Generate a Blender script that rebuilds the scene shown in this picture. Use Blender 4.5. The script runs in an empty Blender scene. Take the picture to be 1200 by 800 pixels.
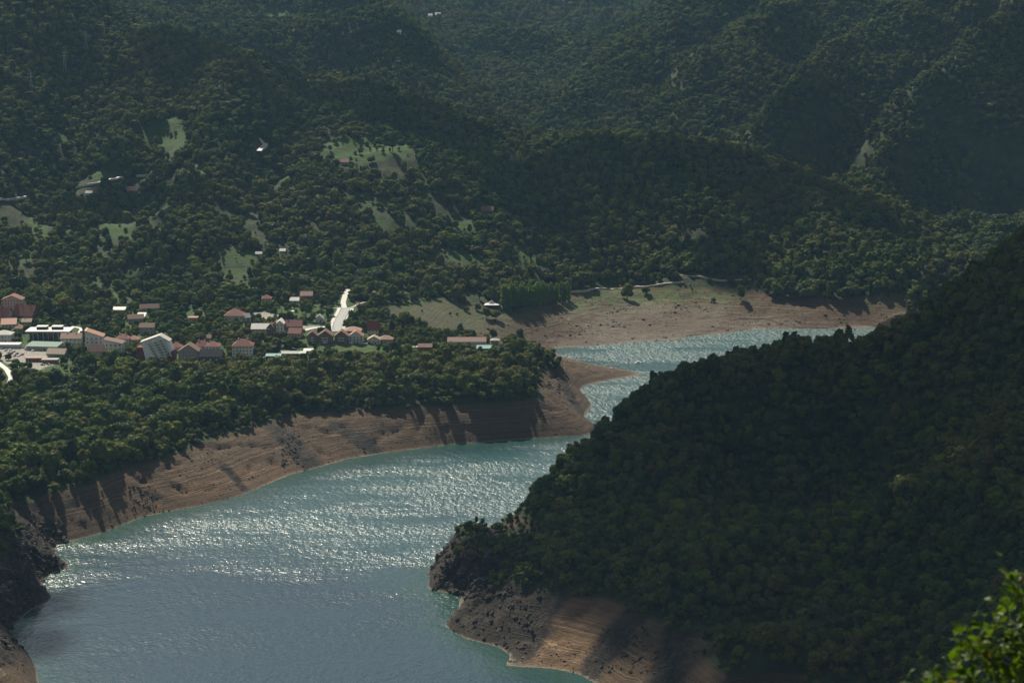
import bpy, bmesh, math, random
import numpy as np
from mathutils import Vector, Matrix

sc = bpy.context.scene
R = math.radians
random.seed(11)
rng = np.random.default_rng(7)

# ------------------------------------------------------------------ camera
F = 2333.0                       # focal length in pixels of the 1200 px wide photograph
PITCH = math.atan(438.0 / F)
HCAM = 400.0
cam = bpy.data.cameras.new("camera")
cam.sensor_width = 36.0
cam.lens = 36.0 * F / 1200.0
cam.clip_start = 0.5
cam.clip_end = 30000.0
cam.dof.use_dof = True
cam.dof.focus_distance = 1500.0
cam.dof.aperture_fstop = 3.4
camo = bpy.data.objects.new("camera", cam)
sc.collection.objects.link(camo)
camo.location = (0, 0, HCAM)
camo.rotation_euler = (math.pi / 2 - PITCH, 0, 0)
sc.camera = camo

# ------------------------------------------------------------------ light
HAZE = 0.000028
SUN_EL, SUN_AZ = R(45), R(-24)   # azimuth measured from +Y towards +X
w = bpy.data.worlds.new("World"); sc.world = w; w.use_nodes = True
nt = w.node_tree; bg = nt.nodes["Background"]
sky = nt.nodes.new("ShaderNodeTexSky"); sky.sky_type = 'NISHITA'
sky.sun_disc = False; sky.sun_elevation = SUN_EL; sky.sun_rotation = SUN_AZ
sky.altitude = 900; sky.air_density = 1.0; sky.dust_density = 1.0
hs = nt.nodes.new("ShaderNodeHueSaturation"); hs.inputs["Saturation"].default_value = 0.36     # a sky half filled with white cloud
nt.links.new(sky.outputs[0], hs.inputs["Color"]); nt.links.new(hs.outputs[0], bg.inputs[0]); bg.inputs[1].default_value = 0.07
sd = bpy.data.lights.new("sun", 'SUN'); sd.energy = 5.0; sd.angle = R(0.53); sd.color = (1.0, 0.92, 0.76)
so = bpy.data.objects.new("sun", sd); sc.collection.objects.link(so)
SDIR = Vector((math.sin(SUN_AZ) * math.cos(SUN_EL), math.cos(SUN_AZ) * math.cos(SUN_EL), math.sin(SUN_EL)))
so.rotation_euler = SDIR.to_track_quat('Z', 'Y').to_euler()
so.location = (0, 0, 3000)
vs = sc.view_settings
vs.view_transform = 'Standard'; vs.look = 'None'; vs.exposure = 0.58; vs.gamma = 1.0; vs.use_curve_mapping = False
sc.cycles.use_denoising = True
sc.cycles.max_bounces = 5; sc.cycles.diffuse_bounces = 2; sc.cycles.glossy_bounces = 2
sc.cycles.transmission_bounces = 2; sc.cycles.volume_bounces = 0; sc.cycles.transparent_max_bounces = 4
sc.cycles.sample_clamp_indirect = 4.0

# ------------------------------------------------------------------ helpers
def link(o, parent=None):
    sc.collection.objects.link(o)
    if parent is not None: o.parent = parent
    return o
def tag(o, label=None, cat=None, group=None, kind=None):
    if label: o["label"] = label
    if cat: o["category"] = cat
    if group: o["group"] = group
    if kind: o["kind"] = kind
    return o
def empty(name, loc, rz=0.0):
    o = bpy.data.objects.new(name, None); link(o)
    o.location = loc; o.rotation_euler = (0, 0, rz); o.empty_display_size = 1
    return o
def nodemat(name):
    m = bpy.data.materials.new(name); m.use_nodes = True
    t = m.node_tree
    for n in list(t.nodes): t.nodes.remove(n)
    out = t.nodes.new("ShaderNodeOutputMaterial")
    return m, t, out
def N(t, kind, **kw):
    n = t.nodes.new(kind)
    for k, v in kw.items():
        if k.startswith("i_"):
            key = k[2:]
            key = int(key) if key.isdigit() else key.replace("_", " ")
            n.inputs[key].default_value = v
        else: setattr(n, k, v)
    return n
def ramp(t, stops, fac=None, interp='LINEAR'):
    n = t.nodes.new("ShaderNodeValToRGB"); n.color_ramp.interpolation = interp
    el = n.color_ramp.elements
    while len(el) < len(stops): el.new(0.5)
    for e, (p, c) in zip(el, stops):
        e.position = p; e.color = (c[0], c[1], c[2], 1) if not isinstance(c, (int, float)) else (c, c, c, 1)
    if fac is not None: t.links.new(fac, n.inputs[0])
    return n
def mix(t, a, b, fac, mode='MIX'):
    n = t.nodes.new("ShaderNodeMix"); n.data_type = 'RGBA'; n.blend_type = mode
    for s, v in ((n.inputs[0], fac), (n.inputs[6], a), (n.inputs[7], b)):
        if hasattr(v, "is_linked"): t.links.new(v, s)
        elif isinstance(v, (int, float)): s.default_value = v
        else: s.default_value = (v[0], v[1], v[2], 1)
    return n.outputs[2]
def math_(t, op, a, b=None, c=None, clamp=False):
    n = t.nodes.new("ShaderNodeMath"); n.operation = op; n.use_clamp = clamp
    for i, v in enumerate((a, b, c)):
        if v is None: continue
        if hasattr(v, "is_linked"): t.links.new(v, n.inputs[i])
        else: n.inputs[i].default_value = v
    return n.outputs[0]
def noise_tex(t, vec, scale, detail=3.0, rough=0.55):
    n = t.nodes.new("ShaderNodeTexNoise"); n.inputs["Scale"].default_value = scale
    n.inputs["Detail"].default_value = detail; n.inputs["Roughness"].default_value = rough
    if vec is not None: t.links.new(vec, n.inputs["Vector"])
    return n.outputs[0]
def mapping(t, vec, scale=(1, 1, 1), rot=(0, 0, 0)):
    n = t.nodes.new("ShaderNodeMapping"); n.inputs["Scale"].default_value = scale; n.inputs["Rotation"].default_value = rot
    t.links.new(vec, n.inputs["Vector"]); return n.outputs[0]

# place on the photograph -> direction, and points on a plane of height z or at a distance Y
sp, cp = math.sin(PITCH), math.cos(PITCH)
def ray(u, v):
    a = (400.0 - v) / F
    return np.array([(u - 600.0) / F, cp + a * sp, -sp + a * cp])
def atz(u, v, z):
    d = ray(u, v); t = (z - HCAM) / d[2]
    return (d[0] * t, d[1] * t, z)
def atY(u, v, Y, drop=0.0):
    d = ray(u, v); t = Y / d[1]
    return (d[0] * t, Y, HCAM + d[2] * t - drop)

# ------------------------------------------------------------------ relief
def _hash(ix, iy, seed):
    h = (ix.astype(np.int64) * 374761393 + iy.astype(np.int64) * 668265263 + seed * 144665) & 0xffffffff
    h = ((h ^ (h >> 13)) * 1274126177) & 0xffffffff
    return (h ^ (h >> 16)) & 0xffff
def perlin(x, y, seed=0):
    ix = np.floor(x); iy = np.floor(y); fx = x - ix; fy = y - iy
    u = fx * fx * fx * (fx * (fx * 6 - 15) + 10); v = fy * fy * fy * (fy * (fy * 6 - 15) + 10)
    def g(dx, dy):
        a = _hash(ix + dx, iy + dy, seed) / 65536.0 * 2 * np.pi
        return np.cos(a) * (fx - dx) + np.sin(a) * (fy - dy)
    a = g(0, 0) * (1 - u) + g(1, 0) * u; b = g(0, 1) * (1 - u) + g(1, 1) * u
    return (a * (1 - v) + b * v) * 1.5
def fbm(x, y, s, octv=4, seed=0, ridged=False):
    tot = np.zeros_like(x); amp = 1.0; f = 1.0 / s
    for i in range(octv):
        n = perlin(x * f + 17.3 * i, y * f - 9.1 * i, seed + i)
        if ridged: n = 1 - 2 * np.abs(n)
        tot += amp * n; amp *= 0.5; f *= 2.03
    return tot
def sstep(a, b, x):
    t = np.clip((x - a) / (b - a), 0, 1); return t * t * (3 - 2 * t)

shore_px = [(30,840),(45,800),(43,789),(27,759),(10,742),(16,731),(36,715),(61,700),(49,686),(52,675),(82,664),(65,650),(67,638),
 (110,627),(137,617),(165,606),(192,600),(236,592),(283,580),(340,556),(375,547),(410,537),(462,529),(532,520),(602,515),(655,512),
 (690,509),(699,501),(685,488),(693,474),(678,459),(685,452),(711,446),(739,441),(751,439.5),(737,434),(723,432),(700,428),(677,422.5),(660,418),(651,413),
 (651,408),(681,406),(723,402.5),(758,399.5),(793,398),(807,394),(840,391.5),(879,386),(903,385),(962,385),(1024,383.5),(1100,384),(1200,387),(1400,396)]
shore = [atz(u, v, 0)[:2] for u, v in shore_px]
shore += [(1150, 1950), (900, 1860), (620, 1700), (380, 1640), (170, 1540), (70, 1450), (0, 1390), (-35, 1335)]
shore_r = [(503,668),(503,690),(540,697),(538,710),(522,733),(547,748),(583,757),(597,767),(593,780),(647,783),(680,790),(697,800),(740,824),(810,850)]
shore += [atz(u, v, 0)[:2] for u, v in shore_r]
shore += [(140, 1010), (130, 940), (60, 880), (-100, 840), (-300, 850), (-330, 950), (-300, 1030)]
SH = np.array(shore)

C = []   # control points (x, y, z)
for i, p in enumerate(shore): C.append((p[0], p[1], 0.0))
# top of the drawn-down bank, about 25 m above the water (ground height)
for u, v in [(30,590),(110,570),(190,543),(250,520),(300,504),(350,490),(420,484),(500,480),(570,476),(640,468),(660,430)]: C.append(atz(u, v, 25))
for u, v in [(655,418)]: C.append(atz(u, v, 8))
for u, v in [(610,690),(640,697),(693,703),(737,717),(767,733),(820,767)]: C.append(atz(u, v, 25))
for u, v in [(560,655),(575,690)]: C.append(atz(u, v, 20))
C += [atY(528, 645, 1290), atY(541, 622, 1303), atY(560, 622, 1308), atY(585, 622, 1312), atY(600, 612, 1322), atY(560, 640, 1285)]
# near hill: crest (canopy top minus tree height) then its face
for u, v, Y in [(610,580,1335),(640,556,1350),(690,515,1385),(745,460,1425),(815,425,1480),(900,405,1525),(950,397,1545),(1025,385,1540),(1065,360,1520),(1125,325,1510),(1200,270,1500),(1300,200,1480)]:
    C.append(atY(u, v, Y, 9))
for u, v, Y in [(700,600,1265),(800,620,1200),(900,600,1220),(900,740,1075),(1000,800,990),(1000,600,1220),(1100,600,1170),(1100,450,1360),(1000,480,1380),(850,500,1370),
                (1200,700,960),(1200,800,890),(1200,500,1230),(1100,800,930),(1100,700,1050),(1200,900,820),(900,900,900),(1300,600,1080)]:
    C.append(atY(u, v, Y, 6))
C += [(420, 1620, 95), (600, 1600, 210), (250, 1610, 30), (800, 1300, 300), (700, 900, 260), (500, 1000, 200)]
# left shore forest and the town shelf
for u, v, z in [(-60,560,36),(0,545,34),(0,460,48),(60,440,50),(30,425,50),(10,405,51),(60,402,51),(100,412,50),(150,425,47),(200,424,46),(250,425,45),(290,424,45),(350,417,45),
                (420,415,44),(470,418,42),(100,385,54),(30,372,57),(10,352,66),(180,385,53),(250,380,54),(300,370,55),(340,392,52),(400,400,50),(440,398,48),(500,408,43),(550,408,40),(590,410,38),(620,425,33),
                (400,345,62),(395,372,56),(350,350,60),(300,345,64),(460,370,50),(480,360,48),(500,385,38),(560,370,30),(600,375,24),(640,395,6),(100,480,41),(200,480,36),(300,470,36),(400,455,36),(500,450,36),(600,440,34),
                (575,362,32),(620,362,28),(660,350,26),(720,345,25),(800,340,24),(860,345,23),(900,350,22),(960,352,22),(1040,358,20),(760,370,10),(900,368,9),(660,375,12),(1000,372,7),
                (1100,365,14),(1200,360,18)]:
    C.append(atz(u, v, z))
# slopes behind the town, up to the first ridge
for u, v, Y in [(0,330,2110),(100,330,2120),(200,330,2120),(0,235,2340),(0,170,2500),(0,100,2640),(0,0,2800),(0,-60,2900),(-150,0,2750),(-200,200,2350),(-250,400,1800),(100,0,2870),(100,100,2640),(100,210,2400),(140,205,2410),
                (200,200,2420),(200,300,2190),(200,160,2510),(300,170,2490),(300,100,2660),(300,250,2290),(400,300,2210),(400,210,2420),(430,180,2490),(480,180,2500),(400,140,2600),
                (500,300,2250),(600,305,2290),(600,250,2420),(550,180,2620),(640,320,2290),(700,320,2340),(700,250,2460),(800,310,2390),(800,240,2520),(900,310,2370),(900,240,2520),
                (1000,310,2330),(1000,270,2420),(1100,310,2280),(1100,345,2200),(1180,320,2240)]:
    C.append(atY(u, v, Y, 5))
for u, v, Y in [(190,22,2840),(290,62,2800),(350,87,2790),(400,92,2780),(480,112,2780),(560,143,2760),(640,162,2740),(720,158,2740),(800,163,2720),(870,172,2690),(930,197,2650),(1000,222,2600),(1060,242,2550),(1110,264,2500),(1190,284,2450),(1300,300,2400)]:
    C.append(atY(u, v, Y, 9))
# deep valley behind the first ridge
C += [(-500, 3150, 210), (-250, 3080, 170), (0, 3050, 100), (250, 2980, 70), (450, 2880, 50), (700, 2800, 45), (1000, 2700, 60), (100, 3250, 90)]
# hills further back on the left and the wide far slope
for u, v, Y in [(300,52,3350),(340,46,3380),(380,42,3400),(400,43,3400),(463,40,3420),(420,80,3300),(500,85,3350),(540,120,3250),(470,60,3350)]: C.append(atY(u, v, Y, 8))
for u, v, Y in [(430,0,3900),(400,-30,3950),(458,34,3800),(230,0,3800),(300,45,3700),(300,0,4000),(350,18,4100)]: C.append(atY(u, v, Y, 8))
for u, v, Y in [(507,22,4500),(600,125,3600),(640,140,3450),(500,70,3950),(550,90,3900),(600,60,4200),(550,0,4900),(560,40,4450),(700,0,5200),(650,60,4450),(710,60,4600),(640,100,3900),(760,0,5300),(620,-40,5600),(450,-40,5200)]: C.append(atY(u, v, Y, 6))
# the big mountain on the right
for u, v, Y in [(613,140,3500),(660,110,3650),(700,88,3800),(750,55,3950),(800,22,4050),(860,-20,4150),(1000,-100,4200),(700,150,3280),(800,100,3420),(760,130,3300),(900,160,3030),(850,60,3700),(900,0,3950),(950,60,3550),(1000,0,3750),(1000,100,3280),
                (1000,190,2920),(1100,0,3480),(1100,100,3120),(1100,200,2820),(1200,0,3260),(1200,150,2840),(1150,250,2640),(1200,235,2640),(1300,100,2880),(1300,-50,3200),(1100,-100,3900),(1400,200,2600)]: C.append(atY(u, v, Y, 6))
C += [(-4500, 9000, 1000), (0, 9000, 1000), (4500, 9000, 1000), (-4500, 5000, 700), (4500, 5000, 800), (-4500, 2000, 500), (4500, 2500, 600), (-4500, 0, 300), (4500, 0, 400),
      (-1500, 2000, 330), (-2000, 3500, 600), (2000, 3000, 600), (2200, 1500, 450), (1000, 6500, 700), (-1000, 6000, 620), (-900, 1200, 260), (-600, 1000, 120), (-700, 1500, 130),
      (-420, 1330, 45), (-420, 1180, 45), (-360, 1000, 40), (0, 650, 30), (400, 700, 150), (-500, 700, 100), (1500, 2300, 180), (1500, 1800, 220)]
for u, v, z in [(850,776,31),(900,770,34),(950,788,33),(900,798,31),(860,796,27),(1000,780,38),(-10,740,22),(-20,690,26),(-10,650,28),(0,800,12),(20,640,20)]: C.append(atz(u, v, z))
C = np.array(C, float)
# thin out points that nearly coincide
keep = []
for i in range(len(C)):
    if all(np.hypot(*(C[i, :2] - C[j, :2])) > 9 for j in keep): keep.append(i)
C = C[keep]
def tps_fit(P, z, lam=40.0):
    n = len(P); S = 1000.0; P = P / S
    d2 = ((P[:, None] - P[None]) ** 2).sum(-1); K = 0.5 * d2 * np.log(d2 + 1e-12)
    A = np.zeros((n + 3, n + 3)); A[:n, :n] = K + np.eye(n) * lam * 1e-6; A[:n, n] = 1; A[:n, n + 1:] = P; A[n, :n] = 1; A[n + 1:, :n] = P.T
    return P, np.linalg.solve(A, np.r_[z, 0, 0, 0])
TP, TW = tps_fit(C[:, :2], C[:, 2])
def tps(x, y):
    out = np.empty(x.shape, np.float32); P = TP.astype(np.float32); Wt = TW.astype(np.float64)
    xf = (x.ravel() / 1000).astype(np.float64); yf = (y.ravel() / 1000).astype(np.float64); o = np.empty(xf.shape)
    for s in range(0, len(xf), 20000):
        xs_, ys_ = xf[s:s + 20000, None], yf[s:s + 20000, None]
        d2 = (xs_ - TP[None, :, 0]) ** 2 + (ys_ - TP[None, :, 1]) ** 2
        o[s:s + 20000] = (0.5 * d2 * np.log(d2 + 1e-12)) @ TW[:-3] + TW[-3] + TW[-2] * xs_[:, 0] + TW[-1] * ys_[:, 0]
    return o.reshape(x.shape)
def seg_dist(x, y, pts, closed=True):
    d = np.full(x.shape, 1e9); n = len(pts)
    for i in range(n if closed else n - 1):
        a = pts[i]; b = pts[(i + 1) % n]; ab = b - a; L = (ab ** 2).sum() + 1e-9
        t = np.clip(((x - a[0]) * ab[0] + (y - a[1]) * ab[1]) / L, 0, 1)
        d = np.minimum(d, (x - a[0] - t * ab[0]) ** 2 + (y - a[1] - t * ab[1]) ** 2)
    return np.sqrt(d)
def inside(x, y, pts):
    c = np.zeros(x.shape, bool); n = len(pts)
    for i in range(n):
        x1, y1 = pts[i]; x2, y2 = pts[(i + 1) % n]
        if y1 == y2: continue
        k = (y1 > y) != (y2 > y)
        c ^= k & (x < (x2 - x1) * (y - y1) / (y2 - y1) + x1)
    return c

def axis(dense, step, a, b, grow=1.06, maxs=120):
    lo, hi = dense; v = list(np.arange(lo, hi, step))
    s = step; p = v[-1]
    while p < b: s = min(s * grow, maxs); p += s; v.append(p)
    s = step; p = v[0]; f = []
    while p > a: s = min(s * grow, maxs); p -= s; f.append(p)
    return np.array(f[::-1] + v)
XS = axis((-480, 480), 2.2, -4500, 4500, 1.035)
YS = np.concatenate([axis((1040, 2500), 2.6, -500, 2500, 1.08)[:-1]])
YS = YS[YS < 2499]; yy = [2500.0]; s = 2.7
while yy[-1] < 9000: s = min(s * 1.02, 9 if yy[-1] < 5200 else 90); yy.append(yy[-1] + s)
YS = np.concatenate([YS, yy])
GX, GY = np.meshgrid(XS, YS)
# ribs and gullies: (pixel, pixel, distances, height, width)
RIBS = [((290,60,3350),(470,46,3430),26,70),((225,5,3700),(320,50,3600),40,70),((400,-20,3900),(465,36,3780),45,80),((330,30,3560),(430,38,3620),-38,60),((640,150,3400),(480,40,4100),-34,90),((600,40,4300),(760,30,4700),-26,80),((700,20,5000),(620,70,4250),30,80),((560,10,4800),(520,110,3600),20,90),((1180,-20,3400),(1060,90,3150),45,60),((900,-20,4050),(700,70,3850),34,60),((1150,90,3050),(1000,230,2750),30,45),((1200,190,2750),(1080,255,2600),24,40),((1010,-20,3950),(800,108,3400),80,85),((1120,-5,3600),(907,170,3010),85,85),((1060,-5,3650),(860,150,3050),-60,62),((960,-20,4000),(740,120,3350),-58,75),
        ((1200,30,3250),(1020,200,2880),55,65),((1160,40,3250),(975,195,2930),-50,55),((870,-20,4150),(660,135,3420),55,75),
        ((300,60,2790),(215,300,2200),24,55),((130,20,2850),(60,220,2380),-38,55),((40,0,2850),(-20,230,2350),22,60),((230,60,2750),(150,250,2330),-26,45),((360,90,2780),(330,180,2480),-30,40),
        ((600,160,2720),(640,300,2300),-14,55),((520,135,2750),(520,250,2430),12,55),((780,170,2700),(800,300,2400),10,60),((870,180,2680),(900,280,2430),-12,40),
        ((1200,510,1230),(880,680,1150),11,40),((1200,420,1330),(820,560,1260),-8,45),((1200,600,1110),(1000,780,990),-9,35),((1120,700,1040),(1190,640,1060),-6,20),((640,590,1300),(600,680,1210),-7,22)]
def relief(x, y, full=True):
    z = tps(x, y)
    for a, b, h, wd in RIBS:
        A = np.array(atY(*a)[:2]); B = np.array(atY(*b)[:2])
        d = seg_dist(x, y, np.array([A, B]), False) + fbm(x, y, 160, 2, 70) * wd * .5; z = z + h * np.exp(-(d / wd) ** 2)
    far = sstep(2050, 2500, y) * 1.0
    near = sstep(30, 120, z - 20) * (1 - sstep(1600, 1700, y))
    town = 1 - sstep(1650, 1750, y) * (1 - sstep(2120, 2350, y)) * sstep(-900, -500, x)
    z = z + far * fbm(x, y, 240, 3, 3) * 15 + far * fbm(x + y * 0.3, y, 110, 3, 8, True) * 4.5
    z = z + sstep(2900, 3500, y) * fbm(x, y, 300, 4, 21, True) * (8 + 12 * sstep(0.03, 0.12, x / np.maximum(y, 1)))
    z = z + near * (fbm(x, y, 130, 3, 5) * 6) + town * sstep(26, 40, z) * fbm(x, y, 40, 2, 12) * 1.2
    # the photographer's hillside
    zn = 398.3 - 0.56 * np.clip(y, 0, None) + 0.22 * np.clip(-y, 0, None) + 0.10 * np.abs(x) * sstep(60, 500, np.abs(x)) + sstep(40, 200, np.hypot(x, y)) * fbm(x, y, 90, 3, 31) * 4
    k = sstep(520, 780, y)
    z = zn * (1 - k) + z * k
    d = np.full(x.shape, 300.0); ins = np.zeros(x.shape, bool)
    m = (y > 600) & (y < 2700) & (np.abs(x) < 1700)
    d[m] = np.minimum(seg_dist(x[m], y[m], SH), 300); ins[m] = inside(x[m], y[m], SH)
    # wave-cut benches on the bare banks
    bare = sstep(0.5, 3, z) * (1 - sstep(24, 28, z))
    zq = z + fbm(x, y, 60, 2, 44) * 0.8
    steep = 1 - sstep(2000, 2080, y) * 0.9
    z = z + bare * steep * (-0.12) * np.sin(zq * 2 * np.pi / 3.1) * sstep(0.12, 0.3, 0.4 + 0 * z)
    z = z + sstep(3, 14, d) * (1 - sstep(24, 30, z)) * (np.clip(fbm(x, y, 22, 3, 50, True) - 0.6, 0, None) * 0.9 + fbm(x, y, 9, 2, 51) * 0.25)
    # rocky spurs at the two ends of the water
    rock = np.exp(-(((x + 30) / 42) ** 2 + ((y - 1250) / 75) ** 2)) + np.exp(-(((x + 345) / 70) ** 2 + ((y - 1230) / 130) ** 2)) * sstep(-420, -300, -np.abs(x + 345) - 250)
    z = z - (1 - sstep(24, 28, z)) * sstep(4, 16, d) * np.clip(fbm(x, y, 38, 3, 91, True) - 1.05, 0, 1) * 5.0 * (1 - sstep(2000, 2080, y))
    z = z + rock * ((fbm(x, y, 34, 4, 61, True) - .2) * 7.5 + (fbm(x + .5 * y, y, 11, 3, 66, True) - .3) * 2.6) * sstep(1, 12, d)
    land = np.maximum(z, np.minimum(0.10 * d, 1.6) + 0.15)
    water = -np.minimum(0.35 * d, 14) - 0.15
    return np.where(ins, water, land), d, ins
GZ, GD, GI = relief(GX, GY)
# trim the two crests so that their tree tops reach the skyline they have in the photograph
def trim(line, y0, y1, canopy, rise, where):
    us = np.array([p[0] for p in line], float); vs_ = np.array([p[1] for p in line], float)
    lu = np.linspace(us[0], us[-1], 90); tgt = np.interp(lu, us, vs_)
    for it in range(3):
        corr = np.zeros(len(lu))
        for k, (u, v) in enumerate(zip(lu, tgt)):
            Y = np.arange(y0, y1 if y1 < 2000 else np.interp(u, [800, 1000, 1190], [2960, 2700, 2530]), 3.0); d = ray(u, v); X = d[0] / d[1] * Y
            g = hgt(X, Y) + canopy * where(X, Y) - 99 * (1 - where(X, Y)); tan = (g - HCAM) / Y; j = np.argmax(tan)
            dv = ray(u, v); corr[k] = (dv[2] / dv[1] - tan[j]) * Y[j]
        corr = np.convolve(np.pad(corr, 2, mode='edge'), np.ones(5) / 5, 'valid')
        # bearing of each ground point as seen along the valley
        dirx = (GX / np.maximum(GY, 1)) * (cp + 0.0)
        uu = 600 + F * GX / np.maximum(GY * cp - (GZ - HCAM) * sp, 1)
        c = np.clip(np.interp(uu, lu, corr, left=corr[0], right=corr[-1]), -28, 28)
        wgt = sstep(y0 - rise, y0 + rise * .4, GY) * (1 - sstep(y1 + 20, y1 + 150, GY)) * sstep(5, 45, np.where(GI, 0, GD)) * sstep(lu[0] - 60, lu[0], uu) * where(GX, GY)
        GZ[:] = np.where(GI, GZ, np.maximum(GZ + c * wgt, np.minimum(0.1 * GD, 1.6) + .15))
CREST_NEAR = [(600,597),(610,580),(627,576),(640,556),(655,540),(690,515),(715,490),(745,460),(780,435),(815,425),(850,416),(900,407),(925,397),(950,398),(985,392),(1025,385),(1065,360),(1125,325),(1200,270),(1260,235)]
CREST_MID = [(200,32),(290,62),(350,85),(400,90),(480,108),(560,140),(640,160),(720,156),(800,161),(870,170),(930,195),(1000,220),(1060,240),(1110,261),(1190,275)]
def hgt(x, y):
    x = np.atleast_1d(np.asarray(x, float)); y = np.atleast_1d(np.asarray(y, float))
    i = np.clip(np.searchsorted(XS, x) - 1, 0, len(XS) - 2); j = np.clip(np.searchsorted(YS, y) - 1, 0, len(YS) - 2)
    fx = np.clip((x - XS[i]) / (XS[i + 1] - XS[i]), 0, 1); fy = np.clip((y - YS[j]) / (YS[j + 1] - YS[j]), 0, 1)
    return (GZ[j, i] * (1 - fx) * (1 - fy) + GZ[j, i + 1] * fx * (1 - fy) + GZ[j + 1, i] * (1 - fx) * fy + GZ[j + 1, i + 1] * fx * fy)
trim(CREST_NEAR, 1290, 1640, 6.5, 60, lambda x, y: sstep(-90, -50, x - (y - 1300) * 0.45))
trim(CREST_MID, 2380, 2960, 7.5, 130, lambda x, y: 1.0)
def hit(u, v, y0=1000.0):
    """where the line of sight through a place on the photograph meets the ground"""
    d = ray(u, v); Y = np.arange(y0, 7000, 1.0); t = Y / d[1]
    zz = HCAM + d[2] * t; g = hgt(d[0] * t, Y); k = np.argmax(g >= zz)
    if g[k] < zz[k]: k = len(Y) - 1
    return np.array([d[0] * t[k], Y[k], g[k]])

# ------------------------------------------------------------------ ground cover areas (outlines read off the photograph, laid on the relief)
def area(pts, y0=1000.0): return np.array([hit(u, v, y0)[:2] for u, v in pts])
MEADOWS = [area(p) for p in [
    [(165,168),(178,142),(205,136),(214,150),(226,160),(224,170),(204,178),(190,172)], [(108,204),(128,194),(142,190),(146,204),(126,212),(110,211)],
    [(366,184),(385,162),(420,160),(455,164),(482,170),(487,184),(440,190),(400,192)], [(420,224),(432,229),(463,238),(460,244),(440,243),(424,240)],
    [(250,298),(262,292),(300,296),(300,312),(280,309),(256,312)], [(97,326),(112,327),(122,338),(138,341),(162,352),(152,354),(122,346),(104,340)],
    [(525,294),(566,296),(572,306),(540,309),(524,303)], [(588,290),(612,284),(640,296),(636,312),(596,312)], [(332,362),(382,363),(386,376),(340,375),(326,368)],
    [(205,354),(222,358),(246,368),(236,372),(214,366)], [(30,252),(46,256),(62,280),(52,284),(34,268)], [(274,332),(292,330),(306,338),(296,343),(276,340)],
    [(494,206),(504,216),(502,240),(490,232)], [(290,14),(318,8),(345,12),(338,20),(300,22)], [(150,304),(176,314),(170,320),(146,312)], [(120,255),(150,262),(165,278),(140,282),(118,270)],
    [(100,432),(64,428),(45,438),(40,448),(90,452)], [(128,419),(152,417),(158,424),(124,426)], [(206,312),(216,316),(212,322),(200,318)], [(60,160),(74,156),(80,172),(66,178)], [(8,330),(30,325),(42,334),(20,340)], [(250,318),(286,315),(292,325),(262,327)], [(328,316),(350,314),(356,323),(334,325)], [(172,342),(204,344),(206,352),(180,352)], [(438,256),(464,260),(456,270),(440,267)], [(534,262),(556,257),(562,269),(540,272)], [(318,205),(336,200),(342,212),(322,216)], [(228,196),(246,190),(252,204),(232,208)], [(20,295),(40,290),(52,302),(28,307)],
    [(168,222),(200,236),(222,250),(204,250),(176,236)], [(540,380),(530,372),(470,366),(462,352),(520,348),(560,362),(596,376)]]]
PITCHF = area([(368,402),(440,403),(448,411),(436,415),(378,412)])
TOWN = area([(-60,455),(40,440),(72,427),(120,428),(160,426),(205,430),(260,428),(300,427),(345,420),(372,415),(440,417),(470,412),(520,416),(580,412),(592,400),(560,392),(520,392),(470,386),
             (452,362),(420,358),(400,340),(372,346),(330,346),(300,342),(262,362),(200,362),(150,356),(90,372),(60,380),(44,352),(-10,335),(-60,345)])
OPEN_SHORE = area([(452,362),(520,350),(545,356),(575,366),(600,372),(655,366),(662,350),(690,344),(850,338),(875,348),(905,362),(950,366),(1000,352),(1060,345),(1100,360),(1000,400),(800,412),(650,420),(640,400),(600,394),(588,398),(560,390),(520,392),(470,384)])
THICKETS = [area([(898,350),(902,330),(930,318),(960,312),(1003,322),(1012,348),(985,354),(940,352)]), area([(1020,344),(1024,322),(1060,312),(1110,318),(1112,352),(1060,350)])]
GRASSY = area([(660,350),(676,340),(720,335),(790,336),(850,340),(872,350),(800,356),(740,356),(700,362),(664,364)])
LOT = area([(-20,404),(22,407),(45,404),(60,415),(56,423),(70,424),(44,434),(33,430),(20,434),(8,426),(-20,415)])
PAVED = [LOT, area([(286,418),(320,418),(322,424),(286,425)]), area([(330,380),(376,382),(376,386),(332,386)]), area([(203,424),(228,423),(226,428),(204,430)]), area([(114,414),(128,414),(126,420),(114,420)]),
         area([(488,412),(506,410),(504,417),(490,416)]), area([(296,366),(316,366),(332,371),(318,378),(296,376)])]
ROAD_CLEAR = []
def paint(polys, soft=4.0):
    m = np.zeros(GX.shape)
    for P in polys:
        x0, y0 = P.min(0) - soft * 2; x1, y1 = P.max(0) + soft * 2
        i0, i1 = np.searchsorted(XS, [x0, x1]); j0, j1 = np.searchsorted(YS, [y0, y1])
        if i1 <= i0 or j1 <= j0: continue
        x = GX[j0:j1, i0:i1]; y = GY[j0:j1, i0:i1]
        d = seg_dist(x, y, P); d = np.where(inside(x, y, P), -d, d) + fbm(x, y, 12, 2, 77) * soft
        m[j0:j1, i0:i1] = np.maximum(m[j0:j1, i0:i1], 1 - sstep(-soft * .5, soft * .5, d))
    return m
grassm = paint(MEADOWS + [TOWN], 5.0); pitchm = paint([PITCHF], 1.2); pavem = paint(PAVED, 1.6); openm = paint([OPEN_SHORE], 10.0)
grassym = paint([GRASSY], 16.0)
rockm = np.exp(-(((GX + 34) / 44) ** 2 + ((GY - 1245) / 80) ** 2)) * 1.9 + np.exp(-(((GX + 350) / 62) ** 2 + ((GY - 1190) / 150) ** 2)) * 2.0
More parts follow.
